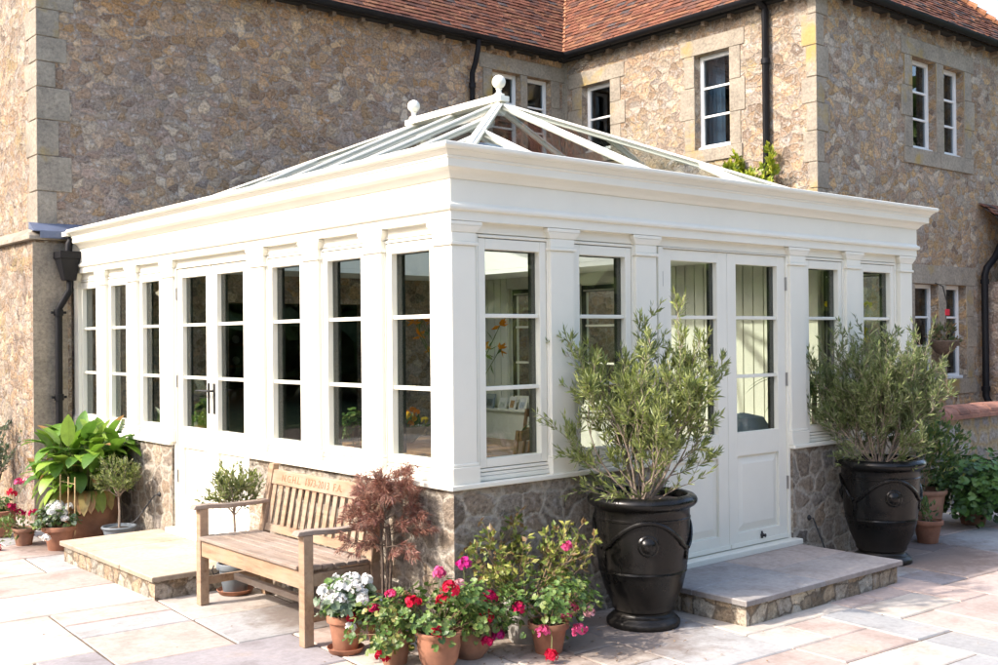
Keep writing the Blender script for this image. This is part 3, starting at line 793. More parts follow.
# wing left slope faces -X; lower hip from (XE,FE)
roof_obj('wing_side_roof', (XE,FE,z0r), (0,1,0), (cp,0,sp), 8.2, 4.4, lambda u, v: v*cp-.02 < u < (YE-FE)+v*cp+.02,
    [(XE,FE,z0r),(XE+2.96,FE+2.96,zr(2.96)),(XE+2.96,YE+2.96,zr(2.96)),(XE,YE,z0r)])
roof_obj('wing_front_roof', (XE,FE,z0r), (1,0,0), (0,cp,sp), XEND-XE, 4.4, lambda u, v: v*cp-.02 < u < (XEND-XE)-v*cp+.02,
    [(XE,FE,z0r),(XEND,FE,z0r),(XEND-2.96,FE+2.96,zr(2.96)),(XE+2.96,FE+2.96,zr(2.96))])
mb = MB(); mb.face([(XEND,FE,z0r),(XEND,13,z0r),(XEND-2.96,13,zr(2.96)),(XEND-2.96,FE+2.96,zr(2.96))], (.25,.1,.06)); mb.face([(-.6,YE+3.35,zr(3.35)),(XE+3.35,YE+3.35,zr(3.35)),(XE+3.35,13.3,z0r),(-.6,13.3,z0r)], (.25,.1,.06))
mb.face([(XE+2.96,FE+2.96,zr(2.96)),(XEND-2.96,FE+2.96,zr(2.96)),(XEND-2.96,13,zr(2.96)),(XE+2.96,13,zr(2.96))], (.25,.1,.06)); mb.build('rear_roof', M['tile'], house)
def bonnets(p, d, n, name, up=.02, r=.06):
    mb = MB(); p = V(p); d = V(d).normalized()
    for k in range(n):
        a = p+d*(k*.16); b = a+d*.20; c = jit((.42,.19,.10), .3)
        mb.tube([a+V((0,0,up+.015)), b+V((0,0,up))], [r*random.uniform(.85,1.15), r*.7], 7, c)
    mb.build(name, M['tile'], house)
bonnets((XE+.02,YE+.02,z0r), (1,1,sp/cp), 26, 'valley_tiles', .0, .045)
bonnets((XE,FE,z0r), (1,1,sp/cp), 28, 'hip_tiles'); bonnets((XEND,FE,z0r), (-1,1,sp/cp), 28, 'hip_tiles')
# soffit, fascia board and rafter feet
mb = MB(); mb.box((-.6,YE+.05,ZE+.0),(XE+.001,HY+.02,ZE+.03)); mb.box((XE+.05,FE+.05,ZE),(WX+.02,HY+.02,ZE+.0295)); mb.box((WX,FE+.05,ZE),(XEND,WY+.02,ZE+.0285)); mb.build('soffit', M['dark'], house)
for k in range(30):
    x = HX+.1+k*.4
    if x < XE-.2:
        b = MB(); b.box((x, YE+.06, ZE-.05), (x+.05, HY-.005, ZE-.002)); b.build('rafter_foot', M['kitchen'], house)
for k in range(10):
    y = FE+.45+k*.4
    if y < YE-.1: b = MB(); b.box((XE+.06, y, ZE-.05), (WX-.005, y+.05, ZE-.002)); b.build('rafter_foot', M['kitchen'], house)
for k in range(13):
    x = WX+.15+k*.4; b = MB(); b.box((x, FE+.06, ZE-.05), (x+.05, WY-.005, ZE-.002)); b.build('rafter_foot', M['kitchen'], house)
def gutter(p, q, name='gutter'):
    p = V(p); q = V(q); d = (q-p).normalized(); s = V((d.y,-d.x,0)); mb = MB(); n = 9; r = .06; vs = []
    for e in (p, q):
        for k in range(n):
            t = PI*k/(n-1); vs.append(e+s*math.cos(t)*r-V((0,0,1))*math.sin(t)*r*1.05)
        for k in reversed(range(n)):
            t = PI*k/(n-1); vs.append(e+s*math.cos(t)*(r-.008)-V((0,0,1))*math.sin(t)*(r-.008)*1.05)
    m = 2*n; mb.v = [tuple(v) for v in vs]
    for k in range(m): mb.f.append((k, (k+1) % m, m+(k+1) % m, m+k)); mb.fc.append(None)
    for e in (0, m):
        mb.f.append(tuple(e+k for k in range(m))); mb.fc.append(None)
    L = (q-p).length; k = .9
    while k < L:
        c = p+d*k; mb.tube([c+s*.066+V((0,0,.004)), c-V((0,0,.07)), c-s*.066+V((0,0,.004))], .008, 6)
        k += 1.8
    return mb.build(name, M['iron'], house, smooth=True)
gz = ZE+.065
gutter((-.62,YE-.035,gz), (XE-.04,YE-.035,gz)); gutter((XE-.035,YE-.02,gz), (XE-.035,FE-.04,gz)); gutter((XE-.04,FE-.035,gz), (XEND,FE-.035,gz))
def downpipe(path, r=.036, collars=(), brackets=()):
    mb = MB(); mb.tube(path, r, 14)
    for z, p in collars: mb.tube([V(p)+V((0,0,-.03)), V(p)+V((0,0,.03))], r*1.28, 14)
    return mb.build('downpipe', M['iron'], house, smooth=True)
def cc(x, y, zs): return [(z, (x, y, z)) for z in zs]
downpipe([(5.12,YE-.03,ZE), (5.12,YE-.02,ZE-.10), (5.12,HY-.12,ZE-.28), (5.12,HY-.055,ZE-.40), (5.12,HY-.055,2.95)], collars=cc(5.12,HY-.055,(5.0,3.6)))
downpipe([(XE-.03,2.74,ZE+.03), (XE+.0,2.74,ZE), (WX-.09,2.74,ZE-.02), (WX-.06,2.74,ZE-.06), (WX-.06,2.74,.02)], .04, collars=cc(WX-.06,2.74,(4.9,3.1,1.3)))
downpipe([(10.9,1.95,2.95), (10.75,1.97,2.75), (10.57,2.0,2.60), (10.55,2.02,2.50), (10.55,2.02,.9), (10.55,1.97,.78), (10.55,1.97,.05)], .045, collars=cc(10.55,2.02,(2.42,1.0)))
# orangery rainwater pipe with hopper head
hp = MB()
hx, hy = -.085, 5.93
hp.hexa([(hx-.055,hy-.05,2.33),(hx+.055,hy-.05,2.33),(hx+.055,hy+.05,2.33),(hx-.055,hy+.05,2.33)], [(hx-.105,hy-.095,2.54),(hx+.08,hy-.095,2.54),(hx+.08,hy+.09,2.54),(hx-.105,hy+.09,2.54)])
hp.box((hx-.115,hy-.105,2.54),(hx+.084,hy+.098,2.61)); hp.build('hopper_head', M['iron'], ora, bevel=.004, recalc=True)
mb = MB(); mb.tube([(hx+.03,hy-.01,2.74),(hx,hy-.01,2.68),(hx-.01,hy-.01,2.55)], .036, 12)
mb.tube([(hx+.01,hy,2.34),(hx+.01,hy,2.24),(hx-.05,hy+.03,2.12),(hx-.08,hy+.06,2.05),(hx-.08,hy+.06,.05)], .034, 14)
for z in (2.02, 1.2): mb.tube([(hx-.08,hy+.06,z-.03),(hx-.08,hy+.06,z+.03)], .045, 14); mb.box((hx-.15,hy+.045,z-.012),(hx-.01,hy+.075,z+.012))
mb.build('downpipe', M['iron'], ora, smooth=True)
mb = MB(); mb.box((-.13,OL-.215,2.755),(-.0,6.06,2.80)); mb.build('gutter_outlet', M['paint'], ora, bevel=.004)

# lean-to against the wing at the right
lean = thing('lean_to', 'single storey stone lean-to with red tiles behind black downpipe', 'outbuilding', (11.8,1.4,0))
lean.matrix_world = Matrix.Translation((0,0,0))
mb = MB(); mb.box((10.72,.98,-.05),(14.5,2.09,2.42)); mb.build('wall', M['rubble'], lean, uv=True)
lr = MB(); tiles(lr, V((10.55,.75,2.40)), V((1,0,0)), V((0,.78,.62)), V((0,-.62,.78)), 4.2, 1.72, lambda u, v: u > 0)
lr.face([(10.55,.75,2.385),(14.8,.75,2.385),(14.8,2.09,3.45),(10.55,2.09,3.45)], (.06,.04,.03)); lr.build('roof', M['tile'], lean)
mb = MB(); mb.tube([(10.53,.72,2.37),(14.8,.72,2.37)], .05, 10); mb.build('gutter', M['iron'], lean, smooth=True)

# garden wall with brick coping
gw = thing('garden_wall', 'low flint and stone garden wall with rounded red brick coping', 'wall', (6.8,.6,0))
gw.matrix_world = Matrix.Translation((0,0,0))
mb = MB(); mb.box((6.62,.62,-.05),(11.5,.88,.86)); mb.build('masonry', M['garden_stone'], gw, uv=True)
mb = MB(); x = 6.56
while x < 11.5:
    n = 9; lo = []; hi = []; h = random.uniform(-.004,.004)
    for k in range(n):
        t = PI*k/(n-1); lo.append((x+.004,.75-.165*math.cos(t),.905+.085*math.sin(t)+h)); hi.append((x+.212,.75-.165*math.cos(t),.905+.085*math.sin(t)+h))
    mb.hexa(lo, hi); x += .222
mb.build('brick_coping', M['brick'], gw, recalc=True, bevel=.004)
mb = MB(); mb.box((6.58,.565,.861),(11.5,.935,.904)); mb.build('tile_creasing', M['brick'], gw, bevel=.004)

# ------------------------------------------------------------------ steps
def step(name, label, x0, y0, x1, y1, slabs, lw):
    t = thing(name, label, 'step', ((x0+x1)/2, (y0+y1)/2, 0)); t.matrix_world = Matrix.Translation((0,0,0))
    m = MB(); m.box((x0+.03 if lw != 'y' else x0+.03, y0+.03, -.02), (x1-.03 if lw == 'y' else x1, (y1-.03) if lw != 'y' else y1, .124)); m.build('riser', M['riser'], t, uv=True)
    for (a, b, c, d, col) in slabs:
        s = MB(); slab(s, a, b, c, d, .16, .034, col, g=.003, ch=.005); s.build('tread_slab', M['slab'], t, bevel=.003)
    return t
step('door_step', 'raised stone step of cream slabs under the side doors left of the bench', -.83, 2.2, .019, 4.02,
     [(-.83,2.2,-.001,2.78,(.46,.385,.29)), (-.83,2.78,-.001,3.42,(.47,.395,.30)), (-.83,3.42,-.001,4.02,(.45,.38,.29))], 'x')
step('door_step', 'raised stone step of grey slabs between the two black urns', 1.52, -.86, 3.29, .019,
     [(1.52,-.86,2.35,-.44,(.38,.36,.345)), (1.52,-.44,2.35,.0,(.36,.34,.33)), (2.35,-.86,3.29,-.42,(.42,.37,.335)), (2.35,-.42,3.29,.0,(.45,.375,.33))], 'y')

# ------------------------------------------------------------------ foliage helpers
class Leaf:
    """collects leaves as folded pointed quads; colour per leaf"""
    def __init__(s): s.m = MB()
    def leaf(s, p, d, L, W, col, up=None, fold=.25):
        d = V(d).normalized(); r = V((random.uniform(-1,1), random.uniform(-1,1), random.uniform(-1,1))) if up is None else V(up)
        side = d.cross(r)
        if side.length < 1e-4: side = d.orthogonal()
        side.normalize(); n = side.cross(d)
        p = V(p); a = p+d*L*.42+side*W/2+n*W*fold; b = p+d*L*.42-side*W/2+n*W*fold; t = p+d*L+n*L*.0
        k = len(s.m.v); s.m.v += [tuple(p), tuple(a), tuple(t), tuple(b)]
        s.m.f += [(k,k+1,k+2), (k,k+2,k+3)]; s.m.fc += [col, tuple(c*.9 for c in col)]
    def disc(s, p, nrm, R, col, seg=7, cup=.25):
        nrm = V(nrm).normalized(); a = nrm.orthogonal().normalized(); b = nrm.cross(a); k = len(s.m.v); p = V(p)
        ph = random.random()*6
        a, b = a*math.cos(ph)+b*math.sin(ph), b*math.cos(ph)-a*math.sin(ph)
        s.m.v.append(tuple(p))
        for i in range(seg):
            t = 2*PI*i/seg; rr = R*(1 if i % 2 else .86); s.m.v.append(tuple(p+(a*math.cos(t)+b*math.sin(t))*rr+nrm*R*cup))
        for i in range(seg-1): s.m.f.append((k, k+1+i, k+2+i)); s.m.fc.append(jit(col, .08))
    def strap(s, p, d, L, W, col, droop=.6, seg=6, tipc=None, up=V((0,0,1)), cup=.2):
        p = V(p); d = V(d).normalized(); side = d.cross(up); side = side.normalized() if side.length > 1e-3 else V((1,0,0))
        k = len(s.m.v); cur = V(p); dd = V(d)
        for i in range(seg+1):
            t = i/seg; w = W*math.sin(PI*min(1, .10+t*.90))**.75*.5*(1 if t < 1 else .05)
            if i == 0: w = W*.08
            n = side.cross(dd)
            s.m.v += [tuple(cur+side*w+n*w*cup), tuple(cur-n*w*0), tuple(cur-side*w+n*w*cup)]
            cur = cur+dd*(L/seg); dd = (dd+V((0,0,-1))*droop/seg).normalized()
        for i in range(seg):
            c = col if tipc is None or i < seg-2 else tipc
            b = k+i*3; s.m.f += [(b,b+1,b+4,b+3), (b+1,b+2,b+5,b+4)]; s.m.fc += [c, tuple(x*.86 for x in c)]
    def build(s, name, m, parent, smooth=False): return s.m.build(name, m, parent, smooth=smooth)
def rv(s=1.0): return V((random.gauss(0,1), random.gauss(0,1), random.gauss(0,1))).normalized()*s
def pick(pal): return jit(random.choice(pal), .16)
def grow(tb, twigs, p, d, L, r, lvl, kids=(4,4,4), ratio=.55, spread=.75, up=.10, wander=.18, seg=5, minr=.0012):
    p = V(p); d = V(d).normalized(); n = 6; pts = [V(p)]; rs = [r]; dirs = [V(d)]
    for i in range(n):
        d = (d+rv(wander)+V((0,0,up))).normalized(); p = p+d*L/n; pts.append(V(p)); dirs.append(V(d)); rs.append(max(r*(1-.65*(i+1)/n), minr))
    tb.tube(pts, rs, seg if lvl < 2 else 3, cap=False)
    if lvl >= max(1, len(kids)-1) or seg == 7: twigs.append((pts, dirs))
    if lvl >= len(kids): return
    for k in range(kids[lvl]):
        t = random.uniform(.25, 1.0) if k else 1.0; i = min(n, max(1, int(t*n)))
        q = (dirs[i]+rv(spread)).normalized()
        grow(tb, twigs, pts[i], q, L*ratio*random.uniform(.7,1.2), max(rs[i]*.65, minr), lvl+1, kids, ratio, spread, up, wander, seg, minr)
def leafy(lf, twigs, per, L, W, pal, ang=.7, up=.3, sc=.3):
    for pts, dirs in twigs:
        for k in range(per):
            t = random.uniform(.05, 1)*(len(pts)-1); i = int(min(t, len(pts)-2)); f = t-i
            p = pts[i].lerp(pts[i+1], f); d = (dirs[i]+rv(ang)+V((0,0,up*.3))).normalized()
            s = 1+random.uniform(-sc, sc); lf.leaf(p, d, L*s, W*s, pick(pal))
        lf.leaf(pts[-1], dirs[-1], L, W, pick(pal))
def at_root(t):                     # children built in world space under an Empty standing elsewhere
    t.matrix_parent_inverse = Matrix.Identity(4)
OLV = [(.21,.265,.07), (.28,.335,.08), (.33,.375,.12), (.16,.205,.065), (.37,.41,.15), (.25,.295,.11)]
OLD = [(.14,.19,.06), (.19,.245,.085), (.24,.29,.11), (.30,.33,.16), (.17,.21,.08)]

# potted thing frames are local to their own Empty
POT = {'flower': lambda r, h: [(r*.62,0),(r*.64,.004),(r*.86,h*.80),(r*.88,h*.80),(r*.99,h*.805),(r*1.0,h*.83),(r*1.0,h*.985),(r*.985,h),(r*.90,h),(r*.88,h*.98),(r*.86,h*.86),(.01,h*.86)],
       'bell': lambda r, h: [(r*.60,0),(r*.62,.005),(r*.80,h*.25),(r*.92,h*.6),(r*.90,h*.82),(r*.93,h*.87),(r*1.02,h*.94),(r*1.02,h*.99),(r*.98,h),(r*.88,h),(r*.84,h*.86),(.01,h*.84)],
       'jar': lambda r, h: [(r*.55,0),(r*.6,.01),(r*.88,h*.3),(r*1.0,h*.6),(r*.95,h*.82),(r*.86,h*.90),(r*.92,h*.94),(r*.95,h*.99),(r*.9,h),(r*.8,h),(r*.78,h*.9),(.01,h*.88)],
       'tub': lambda r, h: [(r*.72,0),(r*.73,.004),(r*.93,h*.86),(r*1.02,h*.90),(r*1.04,h*.96),(r*1.0,h),(r*.93,h),(r*.9,h*.9),(.01,h*.88)]}
def pot(t, kind, r, h, m, soil=True, saucer=None, c=(0,0,0), name='pot'):
    zb = .0
    if saucer:
        s = MB(); s.lathe([(r*.80,0),(r*.86,.003),(r*.98,.028),(r*1.0,.030),(r*.97,.032),(r*.84,.012),(.01,.010)], c, 28); s.build('saucer', saucer, t, smooth=True); zb = .011
    cc_ = V(c)+V((0,0,zb)); mb = MB(); mb.lathe(POT[kind](r, h), cc_, 36); o = mb.build(name, m, t, smooth=True)
    if soil:
        s = MB(); s.lathe([(r*.80, h*.80), (r*.80,h*.885), (r*.4,h*.90), (.01,h*.90)], cc_, 20); s.build('soil', M['soil'], t, smooth=True)
    return zb+h

# --- big black urns
def urn(t):
    R, H = .325, .79
    prof = [(.15,0),(.215,0),(.222,.012),(.222,.03),(.212,.042),(.195,.052),(.192,.06),(.175,.068),(.168,.078),(.168,.088),(.185,.10),(.187,.112),(.19,.13),
            (.215,.18),(.238,.235),(.255,.30),(.262,.33),(.267,.334),(.264,.345),(.268,.352),(.266,.362),(.272,.40),(.279,.47),(.282,.56),(.284,.64),(.290,.644),(.291,.655),(.286,.66),(.287,.70),
            (.298,.715),(.318,.725),(.330,.74),(.332,.755),(.325,.772),(.31,.785),(.295,.79),(.275,.788),(.265,.775),(.262,.74),(.01,.735)]
    mb = MB(); mb.lathe(prof, (0,0,0), 64, wob=0.004); u = mb.build('urn', M['glaze'], t, smooth=True)
    s = MB(); s.lathe([(.26,.70),(.262,.742),(.15,.755),(.01,.76)], (0,0,0), 24); s.build('soil', M['soil'], t, smooth=True)
    g = MB()                                                   # garland swags in relief with rosettes
    def rad(z):
        for a, b in zip(prof[:-1], prof[1:]):
            if a[1] <= z <= b[1] and b[1] > a[1]: return a[0]+(b[0]-a[0])*(z-a[1])/(b[1]-a[1])
        return .28
    for k in range(3):
        c = math.radians(-131+120*k); pts = []
        for i in range(25):
            s_ = -1+2*i/24; a = c+s_*math.radians(58); z = .465+.185*math.cos(s_*PI/2)**1.1+.02*abs(s_)**3
            if abs(s_) > .8: z = .465+.185*math.cos(.8*PI/2)**1.1-(abs(s_)-.8)*.16
            r = rad(z)+.006; pts.append((r*math.cos(a), r*math.sin(a), z))
        g.tube(pts, .0135, 8)
        n = V((math.cos(c), math.sin(c), 0)); p = n*(rad(.515)-.004)+V((0,0,.515))
        g.lathe([(.062,0),(.064,.008),(.056,.015),(.048,.013),(.042,.016),(.034,.026),(.02,.033),(.002,.035)], p, 20, axis=n)
        for q in range(7):
            a = q*2*PI/7; off = V((-math.sin(c), math.cos(c), 0))*math.cos(a)*.034+V((0,0,1))*math.sin(a)*.034
            g.lathe([(.012,0),(.011,.006),(.002,.009)], p+off+n*.010, 8, axis=n)
        a = c+math.radians(60); n = V((math.cos(a), math.sin(a), 0))
        for q in range(3): g.lathe([(.018-.003*q,0),(.016,.008),(.002,.014)], n*(rad(.45)-.002)+V((0,0,.475-.025*q)), 10, axis=n)
    g.build('garland', M['glaze'], u, smooth=True)
def olive(loc, label, stems, kids, per, H, pal, seed, ratio=.52, leafL=.06, leafW=.014, tilt=.55, up=.10, lean=(0,0)):
    random.seed(seed)
    t = thing('potted_olive_tree', label, 'potted tree', loc, 'olive trees in black urns')
    urn(t); tb = MB(); tw = []
    for k in range(stems):
        a = 2*PI*k/stems+random.uniform(-.3,.3); tl = tilt*random.choice([.4,.8,1.2,1.7]); d = V((math.cos(a)*tl+lean[0], math.sin(a)*tl+lean[1], random.uniform(.75,1.15)))
        grow(tb, tw, (math.cos(a)*.05, math.sin(a)*.05, .74), d, H*random.uniform(.75,1.05), .0075, 0, kids, ratio, .75, up, .15, seg=7)
    for k in range(13):
        a = random.uniform(0, 2*PI); grow(tb, tw, (math.cos(a)*.10, math.sin(a)*.10, .745), (math.cos(a), math.sin(a), random.uniform(.25,.8)), random.uniform(.18,.30), .005, 0, (4,), .5, .6, .0, .15, seg=7)
    tb.build('branches', M['bark_pale'], t, smooth=True)
    lf = Leaf(); leafy(lf, tw, per, leafL, leafW, pal, .75); lf.build('foliage', M['leaf'], t)
    return t
olive((1.166,-.36,0), 'black glazed urn holding an airy loose olive tree left of the doors', 15, (6,4,3), 7, .71, OLV, 5, .47, .052, .0112, .5, .10, (.14,.0))
olive((3.862,-.36,0), 'black glazed urn holding a dense bushy olive tree right of the doors', 20, (7,5,3), 8, .62, OLD, 8, .48, .048, .0100, .60, .12, (.12,.0))

# --- small olive standards
def standard(loc, label, potm, H0, R, pal, seed, pr=.12, ph=.16, saucer=None, n=340, kind='tub', handle=False):
    random.seed(seed)
    t = thing('potted_olive_standard', label, 'potted tree', loc, 'small olive standards')
    z = pot(t, kind, pr, ph, potm, True, saucer)
    tb = MB(); tw = []; tb.tube([(0,0,z-.03),(.006,.004,z+H0*.4),(-.004,.002,z+H0)], [.010,.009,.008], 7)
    for k in range(9):
        a = 2*PI*k/9+random.uniform(-.3,.3); grow(tb, tw, (-.002,0,z+H0*random.uniform(.85,1.0)), (math.cos(a)*.8, math.sin(a)*.8, random.uniform(.35,1.1)), R*.85, .005, 0, (5,4), .6, .8, .10, .12, 4)
    tb.build('trunk', M['bark_pale'], t, smooth=True)
    lf = Leaf(); leafy(lf, tw, 7, .038, .0115, pal, .8); lf.build('crown', M['leaf'], t)
    if handle:
        h = MB(); h.tube([(-pr*.95,0,ph*.8),(-pr-.03,0,ph*.72),(-pr-.045,0,ph*.9),(-pr-.03,0,ph*1.05)], .005, 6); h.build('handle', M['ironwork'], t, smooth=True)
    return t
standard((-.25,4.27,0), 'small olive standard in grey pot against the stone wall beyond the cream step', M['greypot'], .28, .20, OLD+OLV, 21, .14, .18)
standard((-.30,2.06,0), 'small olive standard in zinc bucket on clay saucer behind the bench arm', M['greypot'], .37, .22, OLD+OLV, 22, .125, .20, M['terracotta'], kind='flower', handle=True)

# --- geraniums and other flowering pots
GER = [(.085,.16,.035), (.12,.21,.045), (.16,.25,.06), (.06,.12,.03), (.20,.26,.07)]
GREY_L = [(.20,.26,.17), (.15,.22,.13), (.10,.17,.08), (.26,.32,.22)]
def flower_head(lf, p, R, col, n=26, pet=.019):
    p = V(p)
    for k in range(n):
        d = rv(); d.z = abs(d.z)*.9-.25 if d.z < 0 else d.z; d.normalize()
        lf.disc(p+d*R*random.uniform(.6,1), d+rv(.35), pet*random.uniform(.75,1.2), jit(col, .22), 6, .15)
def flowers(t, heads, name='flower_head'):
    """heads: list of (pos, R, colour, stem base)"""
    for p, R, col, base in heads:
        lf = Leaf(); flower_head(lf, p, R, col); o = lf.build(name, M['petal'], t)
        st = MB(); b = V(base); q = V(p); st.tube([b, (b+q)/2+V((0,0,.02))+rv(.01), q], .0022, 4); st.build('stalk', M['stem'], o)
M['stem'] = plain('green_stem', (.16,.20,.06), .7)
M['stem_dry'] = plain('dry_stem', (.30,.21,.12), .8)
def bushy(t, c, rx, ry, rz, n, pal, R=.022, name='foliage', seed=0, stems=26, base=None, shape='disc', mz=-.15):
    random.seed(seed); lf = Leaf(); st = MB(); c = V(c); base = V(base) if base else c-V((0,0,rz))
    cl = [V((random.uniform(-1,1)*rx*.75, random.uniform(-1,1)*ry*.75, random.uniform(-.6,.95)*rz*.8)) for _ in range(max(6, n//22))]
    for k in range(n):
        q = random.choice(cl)+V((random.gauss(0,rx*.2), random.gauss(0,ry*.2), random.gauss(0,rz*.2)))
        e = (q.x/rx)**2+(q.y/ry)**2+(q.z/rz)**2
        if e > 1.25: q *= .9/math.sqrt(e)
        p = c+q; nrm = (q.normalized()*.7+V((0,0,.6))+rv(.55))
        if shape == 'disc': lf.disc(p, nrm, R*random.uniform(.6,1.25), pick(pal), 7)
        else: lf.leaf(p, nrm+rv(.5), R*2.3*random.uniform(.7,1.3), R*random.uniform(.8,1.2), pick(pal), fold=.2)
    for q in cl[:stems]:
        st.tube([base+V((random.uniform(-.03,.03), random.uniform(-.03,.03), -.01)), base.lerp(c+q, .5)+rv(.015), c+q], [.004,.003,.0015], 4, cap=False)
    lf.build(name, M['leaf'], t); st.build('stems', M['stem_dry'], t)
RED = (.62,.012,.05); PINK = (.75,.10,.26); CRIM = (.52,.01,.09); WHT = (.80,.80,.78); MAG = (.62,.03,.25); PALEP = (.80,.42,.45)

t = thing('potted_white_geranium', 'terracotta pot of white geraniums with greyish leaves by the front bench leg', 'potted plant', (-.50,.34,0))
z = pot(t, 'flower', .105, .20, M['terracotta'], saucer=M['terracotta'])
bushy(t, (0,0,z+.06), .18, .18, .15, 420, GREY_L+GER[:2], .026, seed=31)
hd = []
for k in range(24):
    a = random.uniform(0, 2*PI); r = .165*math.sqrt(random.random()); hd.append(((r*math.cos(a)*1.05-.02, r*math.sin(a)*1.05, z+.10+random.uniform(-.06,.10)), .036, WHT, (0,0,z)))
hd += [((.14,-.10,z+.05), .036, WHT, (0,0,z)), ((-.03,-.10,z+.0), .026, RED, (0,0,z)), ((-.04,-.11,z-.05), .026, WHT, (0,0,z))]
flowers(t, hd)

# geranium group before the corner
def ger(name, label, loc, kind, r, h, m, c, rad, n, heads, seed, saucer=None, pal=GER, grp='terracotta pots of geraniums by the orangery corner', R=.021, shape='disc'):
    t = thing(name, label, 'potted plant', loc, grp); z = pot(t, kind, r, h, m, saucer=saucer)
    bushy(t, (c[0], c[1], z+c[2]), *rad, n, pal, R, seed=seed, base=(0,0,z-.02), shape=shape)
    flowers(t, [((x, y, z+zz), R_, col, (x*.4, y*.4, z)) for x, y, zz, R_, col in heads]); return t
ger('potted_geranium', 'bell shaped terracotta pot of red geraniums in the front middle', (-.30,-.25,0), 'bell', .125, .20, M['terracotta'], (0,.02,.09), (.29,.27,.17), 470,
    [(-.13,.05,.16,.04,RED),(.0,-.10,.22,.05,RED),(-.10,-.12,.03,.035,RED),(.03,.0,.14,.042,RED),(.12,.06,.20,.036,RED),(.08,.10,.27,.034,PINK),(-.22,.12,.2,.026,PINK)], 41)
ger('potted_geranium', 'rounded terracotta pot of trailing red geraniums right of the bell pot', (-.05,-.20,0), 'jar', .125, .19, M['terracotta_old'], (.05,-.02,.07), (.27,.23,.18), 420,
    [(.02,-.12,.04,.042,RED),(.0,.05,.30,.045,MAG),(.06,-.1,.14,.04,CRIM),(-.02,-.17,-.07,.03,CRIM),(.10,-.12,-.07,.028,MAG),(-.02,.06,.19,.03,PALEP)], 42)
ger('potted_geranium', 'half hidden terracotta pot of pink ivy geraniums beside the black urn', (.33,-.42,0), 'flower', .115, .17, M['terracotta'], (.0,-.02,.07), (.32,.26,.20), 480,
    [(-.12,-.08,-.03,.042,PINK),(.08,-.16,-.04,.045,PINK),(-.2,.02,.1,.036,CRIM),(.03,-.10,.04,.034,PINK),(.20,.0,.04,.034,PINK),(.25,.12,.36,.036,PINK),(-.14,-.17,-.13,.036,RED),(.24,-.08,.02,.03,PALEP)], 43)
ger('potted_geranium', 'small dark terracotta pot of geranium leaves between maple and bell pot', (-.42,-.02,0), 'flower', .10, .15, M['terracotta_old'], (-.02,0,.06), (.24,.22,.17), 400,
    [(-.12,-.06,-.08,.042,RED),(.0,-.1,.12,.04,RED),(-.05,.12,.13,.026,CRIM)], 44, pal=GER+[(.30,.28,.08)])

# yellow-green shrub in a pale pot
random.seed(51)
t = thing('potted_camellia', 'leggy shrub with yellow mottled leaves in pale pot against the wall', 'potted plant', (.42,-.16,0))
z = pot(t, 'tub', .16, .24, M['stonepot'])
tb = MB(); tw = []
for k in range(14):
    a = 2*PI*k/14+random.uniform(-.2,.2); grow(tb, tw, (math.cos(a)*.03, math.sin(a)*.03, z-.03), (math.cos(a)*1.1, math.sin(a)*.6, random.uniform(.45,1.1)), .36, .0055, 0, (5,4), .40, .75, .04, .10, 5)
tb.build('branches', M['stem_dry'], t, smooth=True)
lf = Leaf(); CAM = [(.18,.25,.05), (.28,.33,.08), (.46,.45,.12), (.12,.18,.04), (.24,.15,.06), (.34,.37,.08)]
for pts, dirs in tw:
    for k in range(3):
        i = random.randint(3, len(pts)-1); lf.leaf(pts[i], dirs[i]+rv(1.2), .044*random.uniform(.7,1.2), .027, pick(CAM), fold=.15)
lf.build('foliage', M['leaf'], t)

# Japanese maple
random.seed(61)
t = thing('potted_maple', 'bronze red cut leaf maple in a terracotta pot at the bench end', 'potted tree', (-.20,.38,0))
z = pot(t, 'flower', .15, .26, M['terracotta'])
tb = MB(); tw = []
for k in range(3):
    a = 2*PI*k/3; tb.tube([(math.cos(a)*.02, math.sin(a)*.02, z-.04), (math.cos(a)*.03+.01, math.sin(a)*.03, z+.2), (math.cos(a)*.025, math.sin(a)*.035, z+.40)], [.010,.009,.007], 6)
for k in range(22):
    a = 2*PI*k/17*2.4; hh = random.uniform(.16,.58); grow(tb, tw, (0,0,z+hh), (math.cos(a)*.8, math.sin(a)*.8, random.uniform(.1,1.1)), .24*(1.15-hh*1.0), .004, 0, (5,4), .5, .6, .0, .14, 4)
tb.build('trunk', M['bark'], t, smooth=True)
MAP = [(.28,.12,.085), (.36,.16,.11), (.22,.08,.065), (.42,.23,.16), (.31,.17,.12)]
lf = Leaf()
for pts, dirs in tw:
    for k in range(4):
        i = random.randint(2, len(pts)-1); dd = (dirs[i]+rv(.5)+V((0,0,-.55))).normalized(); c = pick(MAP); s_ = dd.orthogonal().normalized(); ph = random.random()*6; s_ = s_*math.cos(ph)+dd.cross(s_)*math.sin(ph)
        for q in (-.9,-.5,0,.5,.9): lf.leaf(pts[i]+rv(.01), dd+s_*q, .052*(1-.3*abs(q)), .0045, c, fold=.1)
lf.build('foliage', M['leaf'], t)

